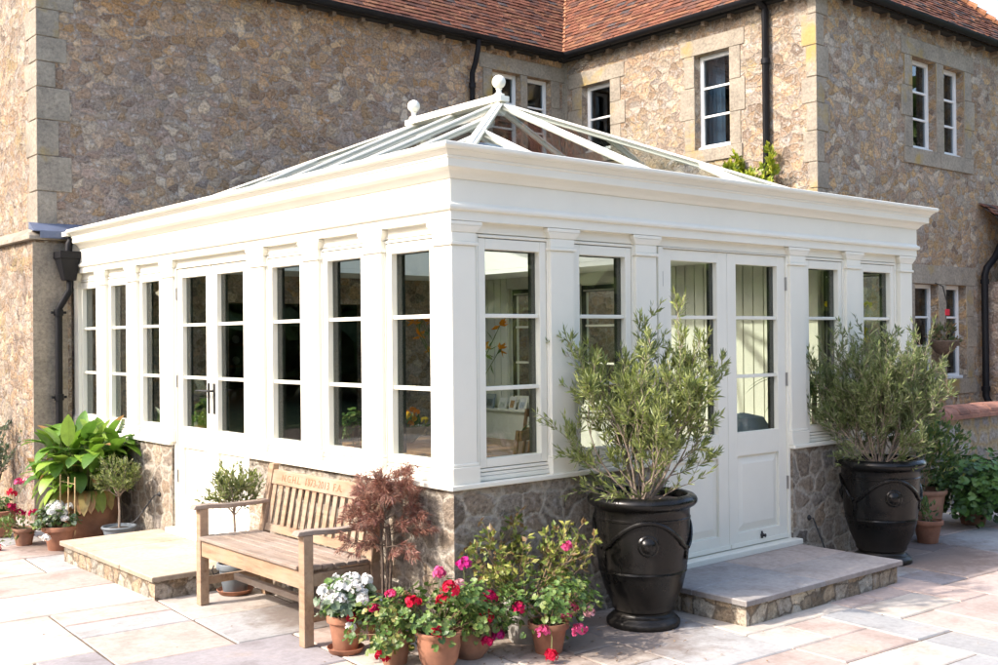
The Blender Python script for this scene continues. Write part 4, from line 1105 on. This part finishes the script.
# left group --------------------------------------------------------
random.seed(71)
t = thing('potted_canna', 'large terracotta jar of broad bright green paddle leaves under the hopper', 'potted plant', (-.30,4.86,0))
z = pot(t, 'jar', .27, .44, M['terracotta_old'])
lf = Leaf(); st = MB(); CAN = [(.20,.37,.04), (.15,.30,.035), (.28,.44,.06), (.10,.22,.03)]; BRN = (.40,.22,.08)
for k in range(200):
    a = random.uniform(0, 2*PI); up = random.random(); r = .05+.19*random.random()
    b = V((math.cos(a)*r*.5, math.sin(a)*r*.5, z-.06)); h = .10+.58*up**.8
    d = V((math.cos(a)*(1.05-.6*up), math.sin(a)*(1.05-.6*up), .30+.75*up))+rv(.15).normalized(); p = b+V((math.cos(a)*r*(1.2-.4*up), math.sin(a)*r*(1.2-.4*up), h*.75))
    st.tube([b, b.lerp(p,.5)+V((0,0,.04)), p], [.008,.007,.005], 5, cap=False)
    lf.strap(p, d, random.uniform(.21,.31), random.uniform(.095,.14), pick(CAN), random.uniform(.8,1.9)*(1.35-.8*up), 7, BRN if random.random() < .12 else None)
for k in range(16):
    a = -PI*.75+random.uniform(-1,1); lf.strap((math.cos(a)*.2, math.sin(a)*.2, z), (math.cos(a), math.sin(a), .1), random.uniform(.25,.36), .10, random.choice([BRN,(.20,.26,.05),(.36,.27,.09)]), 2.2, 7)
lf.build('leaves', M['leaf'], t, smooth=True); st.build('stems', M['stem'], t, smooth=True)

t = thing('potted_white_flowers', 'terracotta pot of white flowers with bamboo stakes left of the cream step', 'potted plant', (-.66,4.52,0))
z = pot(t, 'flower', .14, .20, M['terracotta'])
bushy(t, (-.02,0,z+.05), .18, .17, .11, 260, GREY_L+GER, .024, seed=72, base=(0,0,z))
hd = []
for k in range(14):
    a = random.uniform(0, 2*PI); r = .17*math.sqrt(random.random()); hd.append(((r*math.cos(a)-.05, r*math.sin(a), z+.10+random.uniform(-.05,.07)), .034, WHT, (0,0,z)))
hd.append(((-.14,-.10,z-.08), .032, WHT, (0,0,z))); flowers(t, hd)
for x, y, h in ((.03,.07,.42), (.07,-.01,.40), (.10,-.08,.40)):
    m = MB(); m.tube([(x,y,z-.08),(x+.004,y,z+h)], .006, 6); m.build('bamboo_stake', M['cane'], t, smooth=True)
m = MB(); m.tube([(.034,.07,z+.36),(.074,-.01,z+.35),(.104,-.08,z+.34)], .003, 5); m.build('twine', M['cane'], t)

ger('potted_geranium', 'terracotta pot of crimson geraniums nearest the left edge of the photo', (-.86,5.5,0), 'bell', .15, .24, M['terracotta'], (0,0,.03), (.17,.16,.09), 160,
    [(.08,-.10,.02,.05,CRIM),(.10,-.04,.14,.045,RED),(.15,-.12,-.04,.045,CRIM),(.19,.06,.22,.045,PINK),(.25,.0,.24,.04,PALEP)], 73, grp=None)
ger('potted_trailing_plant', 'small terracotta pot with a trailing stem and red flowers on the paving', (-.82,4.93,0), 'flower', .10, .15, M['terracotta_old'], (-.05,-.03,.0), (.18,.14,.12), 200,
    [(-.26,-.12,-.13,.04,RED),(.06,-.05,.12,.04,CRIM)], 74, grp=None, pal=GER+[(.28,.28,.10)], shape='leaf')
# white climbing rose on the end wall
random.seed(81)
t = thing('climbing_rose', 'white flowering climber against the sunlit end wall of the house', 'climbing plant', (-.52,6.75,0))
tb = MB(); tw = []
for k in range(5): grow(tb, tw, (0,random.uniform(-.05,.05),0), (-.05, random.uniform(-.3,.3), 1), random.uniform(.6,.95), .010, 0, (5,4), .40, .7, .08, .12, 5)
tb.build('stems', M['bark'], t, smooth=True); lf = Leaf(); leafy(lf, tw, 6, .045, .024, [(.10,.16,.07),(.16,.22,.13),(.22,.27,.20)], .8); lf.build('foliage', M['leaf'], t)
flowers(t, [((random.uniform(-.18,.05), random.uniform(-.3,.3), random.choice([.98,1.0,.82,.75,.5,.9])+random.uniform(-.06,.06)), .05, WHT, (0,0,.5)) for _ in range(11)])

# right group --------------------------------------------------------
ger('potted_shrub', 'rounded dark green shrub in a pale rimmed pot behind the right urn', (5.35,.12,0), 'tub', .21, .36, M['terracotta_old'], (.05,0,.27), (.46,.36,.38), 2200,
    [], 91, grp=None, pal=[(.06,.12,.03),(.09,.17,.04),(.13,.20,.05),(.05,.09,.025),(.20,.22,.05)], R=.026, shape='leaf')
ger('potted_herb', 'small plain terracotta pot of sparse greenery at the foot of the right urn', (4.82,-.22,0), 'flower', .125, .19, M['terracotta'], (.02,0,.04), (.14,.13,.11), 120,
    [], 92, grp=None, shape='leaf')
ger('potted_geranium', 'large leaved pink geranium sprawling over its pot at the right edge', (5.95,-.05,0), 'flower', .16, .20, M['terracotta_old'], (.0,-.08,.12), (.55,.36,.34), 1200,
    [(-.12,-.35,-.02,.045,PINK),(.12,-.33,.24,.05,PINK),(.30,-.30,.20,.05,RED),(.05,-.42,-.13,.045,PINK),(-.3,-.2,.16,.035,(.4,.12,.08))], 93, grp=None, pal=[(.06,.14,.03),(.09,.19,.04),(.13,.24,.06),(.05,.10,.03)], R=.042)
# golden climber on the wing wall above the orangery gutter
random.seed(95)
t = thing('golden_climber', 'yellow green leafy climber on the stone wall beside the black downpipe', 'climbing plant', (6.74,2.85,0))
tb = MB(); tw = []
for k in range(12): grow(tb, tw, (-.04,random.uniform(-.25,.45),2.72), (-.02, random.uniform(-.25,.35), 1), random.uniform(.6,.85), .008, 0, (4,4), .30, .7, .05, .1, 4)
tb.tube([(-.02,0,0),(-.03,.03,1.3),(-.03,0,2.7)], [.02,.015,.01], 6)
tb.build('stems', M['bark'], t, smooth=True); lf = Leaf(); leafy(lf, tw, 9, .085, .055, [(.36,.42,.03),(.28,.36,.03),(.44,.46,.06),(.20,.28,.03)], .9); lf.build('foliage', M['leaf'], t)
# wall basket on the lower window
random.seed(96)
t = thing('hanging_basket', 'small wall basket of trailing plants with red ribbon beside the far window', 'basket', (9.30,1.95,1.62))
m = MB(); m.lathe([(.02,-.16),(.10,-.12),(.17,-.02),(.19,.02),(.18,.03),(.01,.02)], (0,0,0), 18); m.build('basket', M['bark'], t, smooth=True)
m = MB(); m.tube([(0,.10,.75),(-.10,-.05,.70),(.0,-.05,.5)], .008, 5); m.tube([(.0,-.05,.5),(0,0,.03)], .004, 4); m.build('bracket', M['ironwork'], t)
bushy(t, (0,0,.08), .24, .15, .16, 240, [(.10,.15,.05),(.15,.17,.07),(.22,.15,.08)], .028, seed=97, shape='leaf', base=(0,0,0))
m = MB(); m.box((-.05,-.06,.34),(.05,-.045,.42)); m.build('ribbon', M['redcloth'] if 'redcloth' in M else plain('red_cloth', (.6,.02,.04), .7), t, bevel=.006)

# ------------------------------------------------------------------ bench
def bench():
    t = thing('garden_bench', 'weathered teak garden bench with slatted back and carved inscription', 'bench', (-.36,1.24,0))
    t.matrix_world = Matrix.Translation((0,0,0))
    ya, yb = .545, 1.935; W = .062
    tk, tg = M['teak'], M['teak_grey']
    for y in (ya, yb-W):
        m = MB(); m.box((-.64,y,0),(-.64+W,y+W,.628)); m.build('front_leg', tk, t, bevel=.004)
        m = MB(); m.hexa([(-.17,y,0),(-.17+W,y,0),(-.17+W,y+W,0),(-.17,y+W,0)], [(-.19,y,.42),(-.19+W,y,.42),(-.19+W,y+W,.42),(-.19,y+W,.42)])
        m.hexa([(-.19,y,.4205),(-.19+W,y,.4205),(-.19+W,y+W,.4205),(-.19,y+W,.4205)], [(-.10,y,.885),(-.10+W*.75,y,.885),(-.10+W*.75,y+W,.885),(-.10,y+W,.885)])
        m.build('back_leg', tk, t, bevel=.004)
        m = MB(); yc = y+W/2-.035; prof = [(-.685,.630),(-.67,.655),(-.58,.657),(-.42,.645),(-.20,.645),(-.13,.650)]
        lo = [(x, z) for x, z in prof] + [(-.13,.622),(-.45,.618),(-.60,.629),(-.66,.629)]
        m.hexa([(x, yc, z) for x, z in lo], [(x, yc+.07, z) for x, z in lo]); m.build('armrest', tg, t, recalc=True, bevel=.005)
        m = MB(); m.box((-.578,y+.015,.13),(-.165,y+.015+.03,.18)); m.box((-.578,y+.012,.335),(-.19,y+.05,.405)); m.build('side_rail', tk, t, bevel=.003)
    m = MB(); m.box((-.632,ya+W+.001,.322),(-.602,yb-W-.001,.425)); m.build('front_rail', tk, t, bevel=.004)
    m = MB(); m.box((-.185,ya+W+.001,.335),(-.155,yb-W-.001,.41)); m.build('back_rail', tk, t, bevel=.004)
    m = MB(); m.box((-.40,ya+.05,.135),(-.36,yb-.05,.175)); m.build('stretcher', tg, t, bevel=.004)
    for k in range(6):
        x = -.665+k*.079; m = MB(); yl = ya if k == 0 else ya+.005
        y0, y1 = (ya+W+.002, yb-W-.002) if k < 1 else (ya+.01, yb-.01)
        if k == 0: x += .012
        z = .427+ (.004 if k == 0 else -.002*k+.003); m.box((x, y0, z), (x+.068, y1, z+.022)); m.build('seat_slat', tg, t, bevel=.004)
    def bk(z): return -.19+.09*(z-.42)/.465
    z0, z1 = .45, .755
    m = MB(); m.hexa([(bk(.44)+.012,ya+W,.44),(bk(.44)+.042,ya+W,.44),(bk(.44)+.042,yb-W,.44),(bk(.44)+.012,yb-W,.44)], [(bk(.49)+.012,ya+W,.49),(bk(.49)+.042,ya+W,.49),(bk(.49)+.042,yb-W,.49),(bk(.49)+.012,yb-W,.49)]); m.build('lower_back_rail', tk, t, bevel=.003)
    m = MB(); m.hexa([(bk(.752)+.008,ya+W,.752),(bk(.752)+.042,ya+W,.752),(bk(.752)+.042,yb-W,.752),(bk(.752)+.008,yb-W,.752)], [(bk(.845)+.008,ya+W,.845),(bk(.845)+.042,ya+W,.845),(bk(.845)+.042,yb-W,.845),(bk(.845)+.008,yb-W,.845)]); cr = m.build('crest_rail', tk, t, bevel=.004)
    n = 15
    for k in range(n):
        yc = ya+W+.03+(yb-ya-2*W-.06)*k/(n-1); w = .024
        m = MB(); m.hexa([(bk(.49)+.020,yc-w,.489),(bk(.49)+.034,yc-w,.489),(bk(.49)+.034,yc+w,.489),(bk(.49)+.020,yc+w,.489)], [(bk(.755)+.020,yc-w,.755),(bk(.755)+.034,yc-w,.755),(bk(.755)+.034,yc+w,.755),(bk(.755)+.020,yc+w,.755)]); m.build('back_slat', tk, t, bevel=.003)
    cu = bpy.data.curves.new('inscription', 'FONT'); cu.body = 'N.G.H.L.  1973-2013  F.A.'; cu.size = .068; cu.extrude = .0015; cu.resolution_u = 3; cu.space_character = 1.05
    to = bpy.data.objects.new('tmp_text', cu); C.objects.link(to); dg = bpy.context.evaluated_depsgraph_get(); dg.update()
    me = bpy.data.meshes.new_from_object(to.evaluated_get(dg)); bpy.data.objects.remove(to)
    o = bpy.data.objects.new('inscription', me); C.objects.link(o); o.parent = cr; me.materials.clear(); me.materials.append(plain('carved_shadow_wood', (.25,.145,.075), .9))
    zc = .778; up = V((.09,0,.465)).normalized(); xd = V((0,-1,0)); nn = xd.cross(up)
    R3 = Matrix((xd, up, nn)).transposed().to_4x4(); o.matrix_world = Matrix.Translation((bk(zc)+.0078, yb-W-.13, zc)) @ R3
    return t
bench()

# ------------------------------------------------------------------ iron door stays
def stay(label, pts, name='door_stay', ring=None):
    m = MB(); m.tube(pts, .006, 6)
    if ring: m.lathe([(.02,0),(.022,.006),(.01,.02),(.002,.022)], ring[0], 12, axis=ring[1])
    o = m.build(name, M['ironwork'], None, smooth=True); tag(o, label, 'door stay', 'iron door stays'); return o
stay('thin black iron rod slanting from the wall beside the cream step', [(.02,4.06,.44),(-.02,4.08,.43),(-.16,4.12,.24),(-.20,4.13,.21)], ring=((.02,4.06,.44),(-1,0,0)))
stay('thin black iron rod leaning on the stone wall near the grey step and right urn', [(3.47,.02,.33),(3.47,-.02,.33),(3.50,-.13,.04),(3.50,-.15,.005)], ring=((3.47,.02,.33),(0,-1,0)))
def hook(label, p, s=1):
    m = MB(); p = V(p); m.tube([p, p+V((0,0,.05)), p+V((.02*s,-.01,.062)), p+V((.035*s,-.015,.05))], .004, 6); o = m.build('floor_hook', M['ironwork'], None, smooth=True); tag(o, label, 'hook')
hook('small black iron hook standing on the left end of the grey step', (1.56,-.18,.159))

# ------------------------------------------------------------------ interior furniture
t = thing('dining_table', 'brown wooden dining table inside the orangery corner windows', 'table', (1.55,1.9,.16))
m = MB(); m.box((-.55,-.85,.70),(.55,.85,.74)); m.build('tabletop', M['wood_in'], t, bevel=.006)
m = MB(); m.box((-.47,-.77,.60),(.47,.77,.699)); m.build('apron', M['wood_in'], t)
for x in (-.46,.46):
    for y in (-.76,.76): m = MB(); m.lathe([(.03,0),(.035,.3),(.045,.5),(.045,.61)], (x,y,0), 12); m.build('leg', M['wood_in'], t, smooth=True)
def chair(loc, rz, label):
    t = thing('dining_chair', label, 'chair', loc, rz=rz); mw_ = M['wood_in']
    m = MB(); m.box((-.21,-.20,.43),(.21,.20,.46)); m.build('seat', mw_, t, bevel=.01)
    for x in (-.19,.19):
        m = MB(); m.tube([(x,-.18,0),(x,-.18,.43)], .018, 8); m.build('leg', mw_, t)
        m = MB(); m.tube([(x,.18,0),(x,.18,.45),(x*.96,.25,.95)], [.018,.02,.016], 8); m.build('back_leg', mw_, t)
    m = MB()
    for z in (.72,.88): m.box((-.19,.205+(z-.45)*.13,z),(.19,.225+(z-.45)*.13,z+.07))
    for x in (-.08,0,.08): m.bar((x,.19,.46),(x,.25,.9),.03,.012,(0,1,0))
    m.build('backrest', mw_, t, bevel=.003)
    c = MB(); c.box((-.19,-.19,.461),(.19,.17,.50)); c.build('cushion', M['cloth_blue'], t, bevel=.015)
chair((1.15,.95,.16), math.radians(200), 'wooden slat back chair seen through the first front window')
chair((2.35,2.1,.16), math.radians(-90), 'wooden chair on the far side of the indoor table')
random.seed(101)
t = thing('flower_vase', 'tall vase of orange lilies standing on the indoor table', 'vase', (1.33,1.62,.90))
m = MB(); m.lathe([(.05,0),(.06,.02),(.075,.14),(.045,.24),(.055,.30),(.04,.29)], (0,0,0), 20); m.build('vase', M['greypot'], t, smooth=True)
lf = Leaf(); st = MB(); fl = Leaf()
for k in range(20):
    a = random.uniform(0,6.28); r = random.uniform(.12,.36); h = random.uniform(.6,.98); p = V((math.cos(a)*r, math.sin(a)*r, h)); st.tube([(0,0,.25), (p.x*.5,p.y*.5,h*.65), p], .004, 4)
    for q in range(7): lf.leaf(V((0,0,.28)).lerp(p, random.uniform(.2,1)), rv()+V((0,0,.3)), .10, .025, pick(GER))
    if k < 13:
        for q in range(8): fl.leaf(p, rv()+V((p.x*2,p.y*2,.1)), .075, .03, jit((.75,.28,.02), .15))
lf.build('leaves', M['leaf'], t); fl.build('lilies', M['petal'], t); st.build('stalks', M['stem'], t)
t = thing('fruit_bowl', 'bowl of yellow and orange flowers on the indoor table end', 'bowl', (1.35,2.35,.90))
m = MB(); m.lathe([(.06,0),(.07,.01),(.15,.08),(.17,.13),(.16,.13),(.01,.06)], (0,0,0), 24); m.build('bowl', M['stonepot'], t, smooth=True)
lf = Leaf(); fl = Leaf()
for k in range(60): lf.leaf((random.uniform(-.1,.1),random.uniform(-.1,.1),.12), rv()+V((0,0,.6)), .13, .04, pick(GER))
for k in range(20):
    p = V((random.uniform(-.16,.16), random.uniform(-.16,.16), random.uniform(.14,.28))); flower_head(fl, p, .025, random.choice([(.75,.40,.03),(.75,.25,.03),(.7,.5,.05)]), 8, .022)
lf.build('leaves', M['leaf'], t); fl.build('blossom', M['petal'], t)
t = thing('flower_vase', 'vase of tall yellow flowers inside the last front window', 'vase', (4.60,.33,.161))
m = MB(); m.lathe([(.08,0),(.12,.1),(.13,.5),(.09,.85),(.10,.95),(.08,.94)], (0,0,0), 20); m.build('vase', M['stonepot'], t, smooth=True)
st = MB(); fl = Leaf(); lf = Leaf()
for k in range(26):
    p = V((random.uniform(-.17,.17), random.uniform(-.14,.14), random.uniform(1.45,1.85))); st.tube([(0,0,.9), (p.x*.4,p.y*.4,1.2), p], .004, 4)
    flower_head(fl, p, .03, random.choice([(.80,.62,.03),(.75,.68,.10)]), 8, .024); lf.leaf(V((0,0,.95)).lerp(p,.6), rv()+V((0,0,.4)), .12, .03, pick(GER))
st.build('stalks', M['stem'], t); fl.build('blossom', M['petal'], t); lf.build('leaves', M['leaf'], t)
# frames and cards on the ledge
for k, (y, w, h, c, lab) in enumerate([(5.42,.16,.17,(.06,.10,.16),'small framed picture in dark blue frame on the indoor ledge'), (5.18,.14,.13,(.6,.65,.6),'pale greeting card standing next to the dark framed picture indoors'), (5.00,.11,.15,(.45,.25,.12),'brown toned photo frame on the indoor ledge'), (4.82,.12,.14,(.45,.52,.6),'pale blue card at the right end of the indoor ledge')]):
    t = thing('picture_frame', lab, 'picture frame', (4.80,y,.881), 'frames and cards on the indoor ledge')
    m = MB(); m.hexa([(-.02,-w/2,0),(.0,-w/2,0),(.0,w/2,0),(-.02,w/2,0)], [(.02,-w/2,h),(.035,-w/2,h),(.035,w/2,h),(.02,w/2,h)]); m.build('frame', M['paper'] if k else M['cloth_blue'], t)
    g = w*.18; m = MB(); m.hexa([(-.021,-w/2+g,g),(-.0195,-w/2+g,g),(-.0195,w/2-g,g),(-.021,w/2-g,g)], [(.0165,-w/2+g,h-g),(.018,-w/2+g,h-g),(.018,w/2-g,h-g),(.0165,w/2-g,h-g)]); m.build('picture', plain('picture_print', c, .5, 25, .5), t)
# indoor plants
def palm(loc, label, n, L, W, h, pal, seed):
    random.seed(seed); t = thing('indoor_palm', label, 'houseplant', loc); z = pot(t, 'flower', .16, .28, M['stonepot'])
    st = MB(); st.tube([(0,0,z-.05),(.01,0,h)], [.03,.02], 8); st.build('trunk', M['bark'], t)
    lf = Leaf()
    for k in range(n):
        a = random.uniform(0,6.28); e = random.uniform(-.1,1.2); lf.strap((0,0,h-.03+random.uniform(-.1,.05)), (math.cos(a),math.sin(a),e), L*random.uniform(.7,1.1), W, pick(pal), 1.7, 7)
    lf.build('leaves', M['leaf'], t, smooth=True)
palm((4.40,.58,.16), 'long strap leaved palm in a pot behind the third front window', 30, .62, .055, 1.15, [(.05,.12,.035),(.08,.17,.05)], 111)
def ivy(loc, label, seed, R=.16, heads=()):
    t = thing('indoor_geranium', label, 'houseplant', loc); z = pot(t, 'flower', .08, .13, M['terracotta']); bushy(t, (0,0,z+.10), R, R, .14, 150, GER, .028, seed=seed, base=(0,0,z)); flowers(t, [((x,y,z+zz),.035,c,(0,0,z)) for x,y,zz,c in heads])
def shelf_table(loc, label):
    t = thing('plant_stand', label, 'plant stand', loc); m = MB(); m.box((-.2,-.2,.66),(.2,.2,.69)); m.build('top', M['wood_in'], t)
    for x in (-.17,.17):
        for y in (-.17,.17): m = MB(); m.box((x-.015,y-.015,0),(x+.015,y+.015,.659)); m.build('leg', M['wood_in'], t)
for k, (x, y, lab, hd) in enumerate([(.55,3.98+.35,'green houseplant on a stand behind the window left of the side doors',()), (.50,1.75,'green geranium on a stand behind the window right of the side doors',((.05,-.1,.12,RED),)), (1.15,.48,'red geranium on a stand behind the second front window',((0,-.08,.2,RED),(.06,.0,.1,RED)))]):
    shelf_table((x,y,.16), 'small wooden plant stand under the '+lab.split(' on a')[0]+' by '+('the side doors' if k == 0 else 'the bench windows' if k == 1 else 'the front windows')); ivy((x,y,.851), lab, 120+k, .17, hd)
t = thing('floor_cushion', 'round blue grey beanbag just inside the right glazed door', 'cushion', (3.3,.50,.161))
m = MB(); m.lathe([(.12,0),(.24,.06),(.27,.2),(.26,.5),(.24,.80),(.16,.93),(.02,.96)], (0,0,0), 24); m.build('cushion_body', M['cloth_blue'], t, smooth=True)

# dresser in the kitchen
t = thing('kitchen_dresser', 'tall dark dresser with shelves of crockery in the kitchen beyond', 'dresser', (2.6,9.0,.159))
m = MB(); m.box((-1.0,0,0),(1.0,.5,.9)); m.build('cupboard', M['wood_in'], t, bevel=.01)
m = MB()
for z in (1.2,1.5,1.8,2.1): m.box((-1.0,.15,z),(1.0,.5,z+.03))
m.box((-1.03,.14,.901),(-1.0,.5,2.15)); m.box((1.0,.14,.901),(1.03,.5,2.15)); m.build('shelves', M['wood_in'], t)
for k in range(14):
    p = MB(); x = -.85+(k % 7)*.28; z = 1.231+(k//7)*.3; p.lathe([(.01,0),(.055,.008),(.06,.014),(.01,.008)], (x,.42,z+.06), 16, axis=(0,-1,.15)); p.build('plate', M['paper'], t, smooth=True)

# ------------------------------------------------------------------ small litter: fallen leaves on the paving
random.seed(131)
lf = Leaf()
for k in range(420):
    if random.random() < .6: x, y = random.gauss(.2,.7), random.gauss(-.5,.35)
    else: x, y = random.uniform(-2.5,5), random.uniform(-3,2.2)
    if x > .0 and y > -.02: continue
    if 1.45 < x < 3.35 and y > -.9: continue
    lf.leaf((x,y,.003+random.uniform(0,.006)), (random.uniform(-1,1),random.uniform(-1,1),.1), random.uniform(.01,.03), random.uniform(.006,.014), jit(random.choice([(.25,.15,.07),(.18,.10,.05),(.35,.22,.10)]),.2), up=(0,0,1))
struct(lf.build('fallen_leaves', M['leaf'], None), 'stuff')

# distant garden trees behind the viewpoint (seen only in the window reflections)
random.seed(141)
lf = Leaf()
for k in range(34000):
    a = random.uniform(PI*.5, PI*1.95); R = random.uniform(24,34); h = random.uniform(.05,1)*(9+2.0*math.sin(a*7)+1.5*math.sin(a*17))
    lf.leaf((math.cos(a)*R, math.sin(a)*R, h), rv(), random.uniform(.9,1.7), random.uniform(.6,1.1), pick([(.06,.11,.03),(.09,.15,.04),(.12,.18,.05)]))
struct(lf.build('distant_woodland', M['leaf'], None), 'stuff')

# ------------------------------------------------------------------ light, world, camera
SAZ, SEL = math.radians(165), math.radians(38)          # azimuth measured from +X towards +Y: from -X, slightly +Y
sd = V((math.cos(SAZ)*math.cos(SEL), math.sin(SAZ)*math.cos(SEL), math.sin(SEL)))
sun = bpy.data.lights.new('sun', 'SUN'); sun.energy = 1.65; sun.angle = math.radians(.9); sun.color = (1,.96,.91)
so = bpy.data.objects.new('sun', sun); C.objects.link(so); so.rotation_euler = sd.to_track_quat('Z', 'Y').to_euler()
w = bpy.data.worlds.new('World'); bpy.context.scene.world = w; w.use_nodes = True
nt = w.node_tree; nt.nodes.clear()
sky = nt.nodes.new('ShaderNodeTexSky'); sky.sky_type = 'NISHITA'; sky.sun_disc = False; sky.sun_elevation = SEL
sky.sun_rotation = math.atan2(sd.x, sd.y); sky.air_density = 1.0; sky.dust_density = 2.5; sky.ozone_density = 1.0
bg = nt.nodes.new('ShaderNodeBackground'); bg.inputs[1].default_value = .15
wo = nt.nodes.new('ShaderNodeOutputWorld'); nt.links.new(sky.outputs[0], bg.inputs[0]); nt.links.new(bg.outputs[0], wo.inputs[0])

cam = bpy.data.cameras.new('camera'); co = bpy.data.objects.new('camera', cam); C.objects.link(co)
cam.sensor_width = 36; cam.lens = 36*1090.78/998; cam.clip_end = 1500; cam.clip_start = .05
r_, u_, f_ = V((.76188629,-.64763898,-.00964571)), V((.00386772,-.01034273,.99993903)), V((.64769926,.76187714,.00537509))
mt = Matrix((r_, u_, -f_)).transposed().to_4x4(); mt.translation = V((-3.76446,-4.83843,1.729)); co.matrix_world = mt
sc = bpy.context.scene; sc.camera = co
sc.view_settings.view_transform = 'Standard'; sc.view_settings.look = 'None'; sc.view_settings.gamma = 1; sc.view_settings.use_curve_mapping = False
sc.view_settings.exposure = 1.9
sc.view_settings.use_white_balance = True; sc.view_settings.white_balance_temperature = 6850; sc.view_settings.white_balance_tint = 12
sc.render.engine = 'CYCLES'; sc.cycles.max_bounces = 10; sc.cycles.transparent_max_bounces = 24; sc.cycles.use_denoising = True
sc.cycles.sample_clamp_indirect = 6
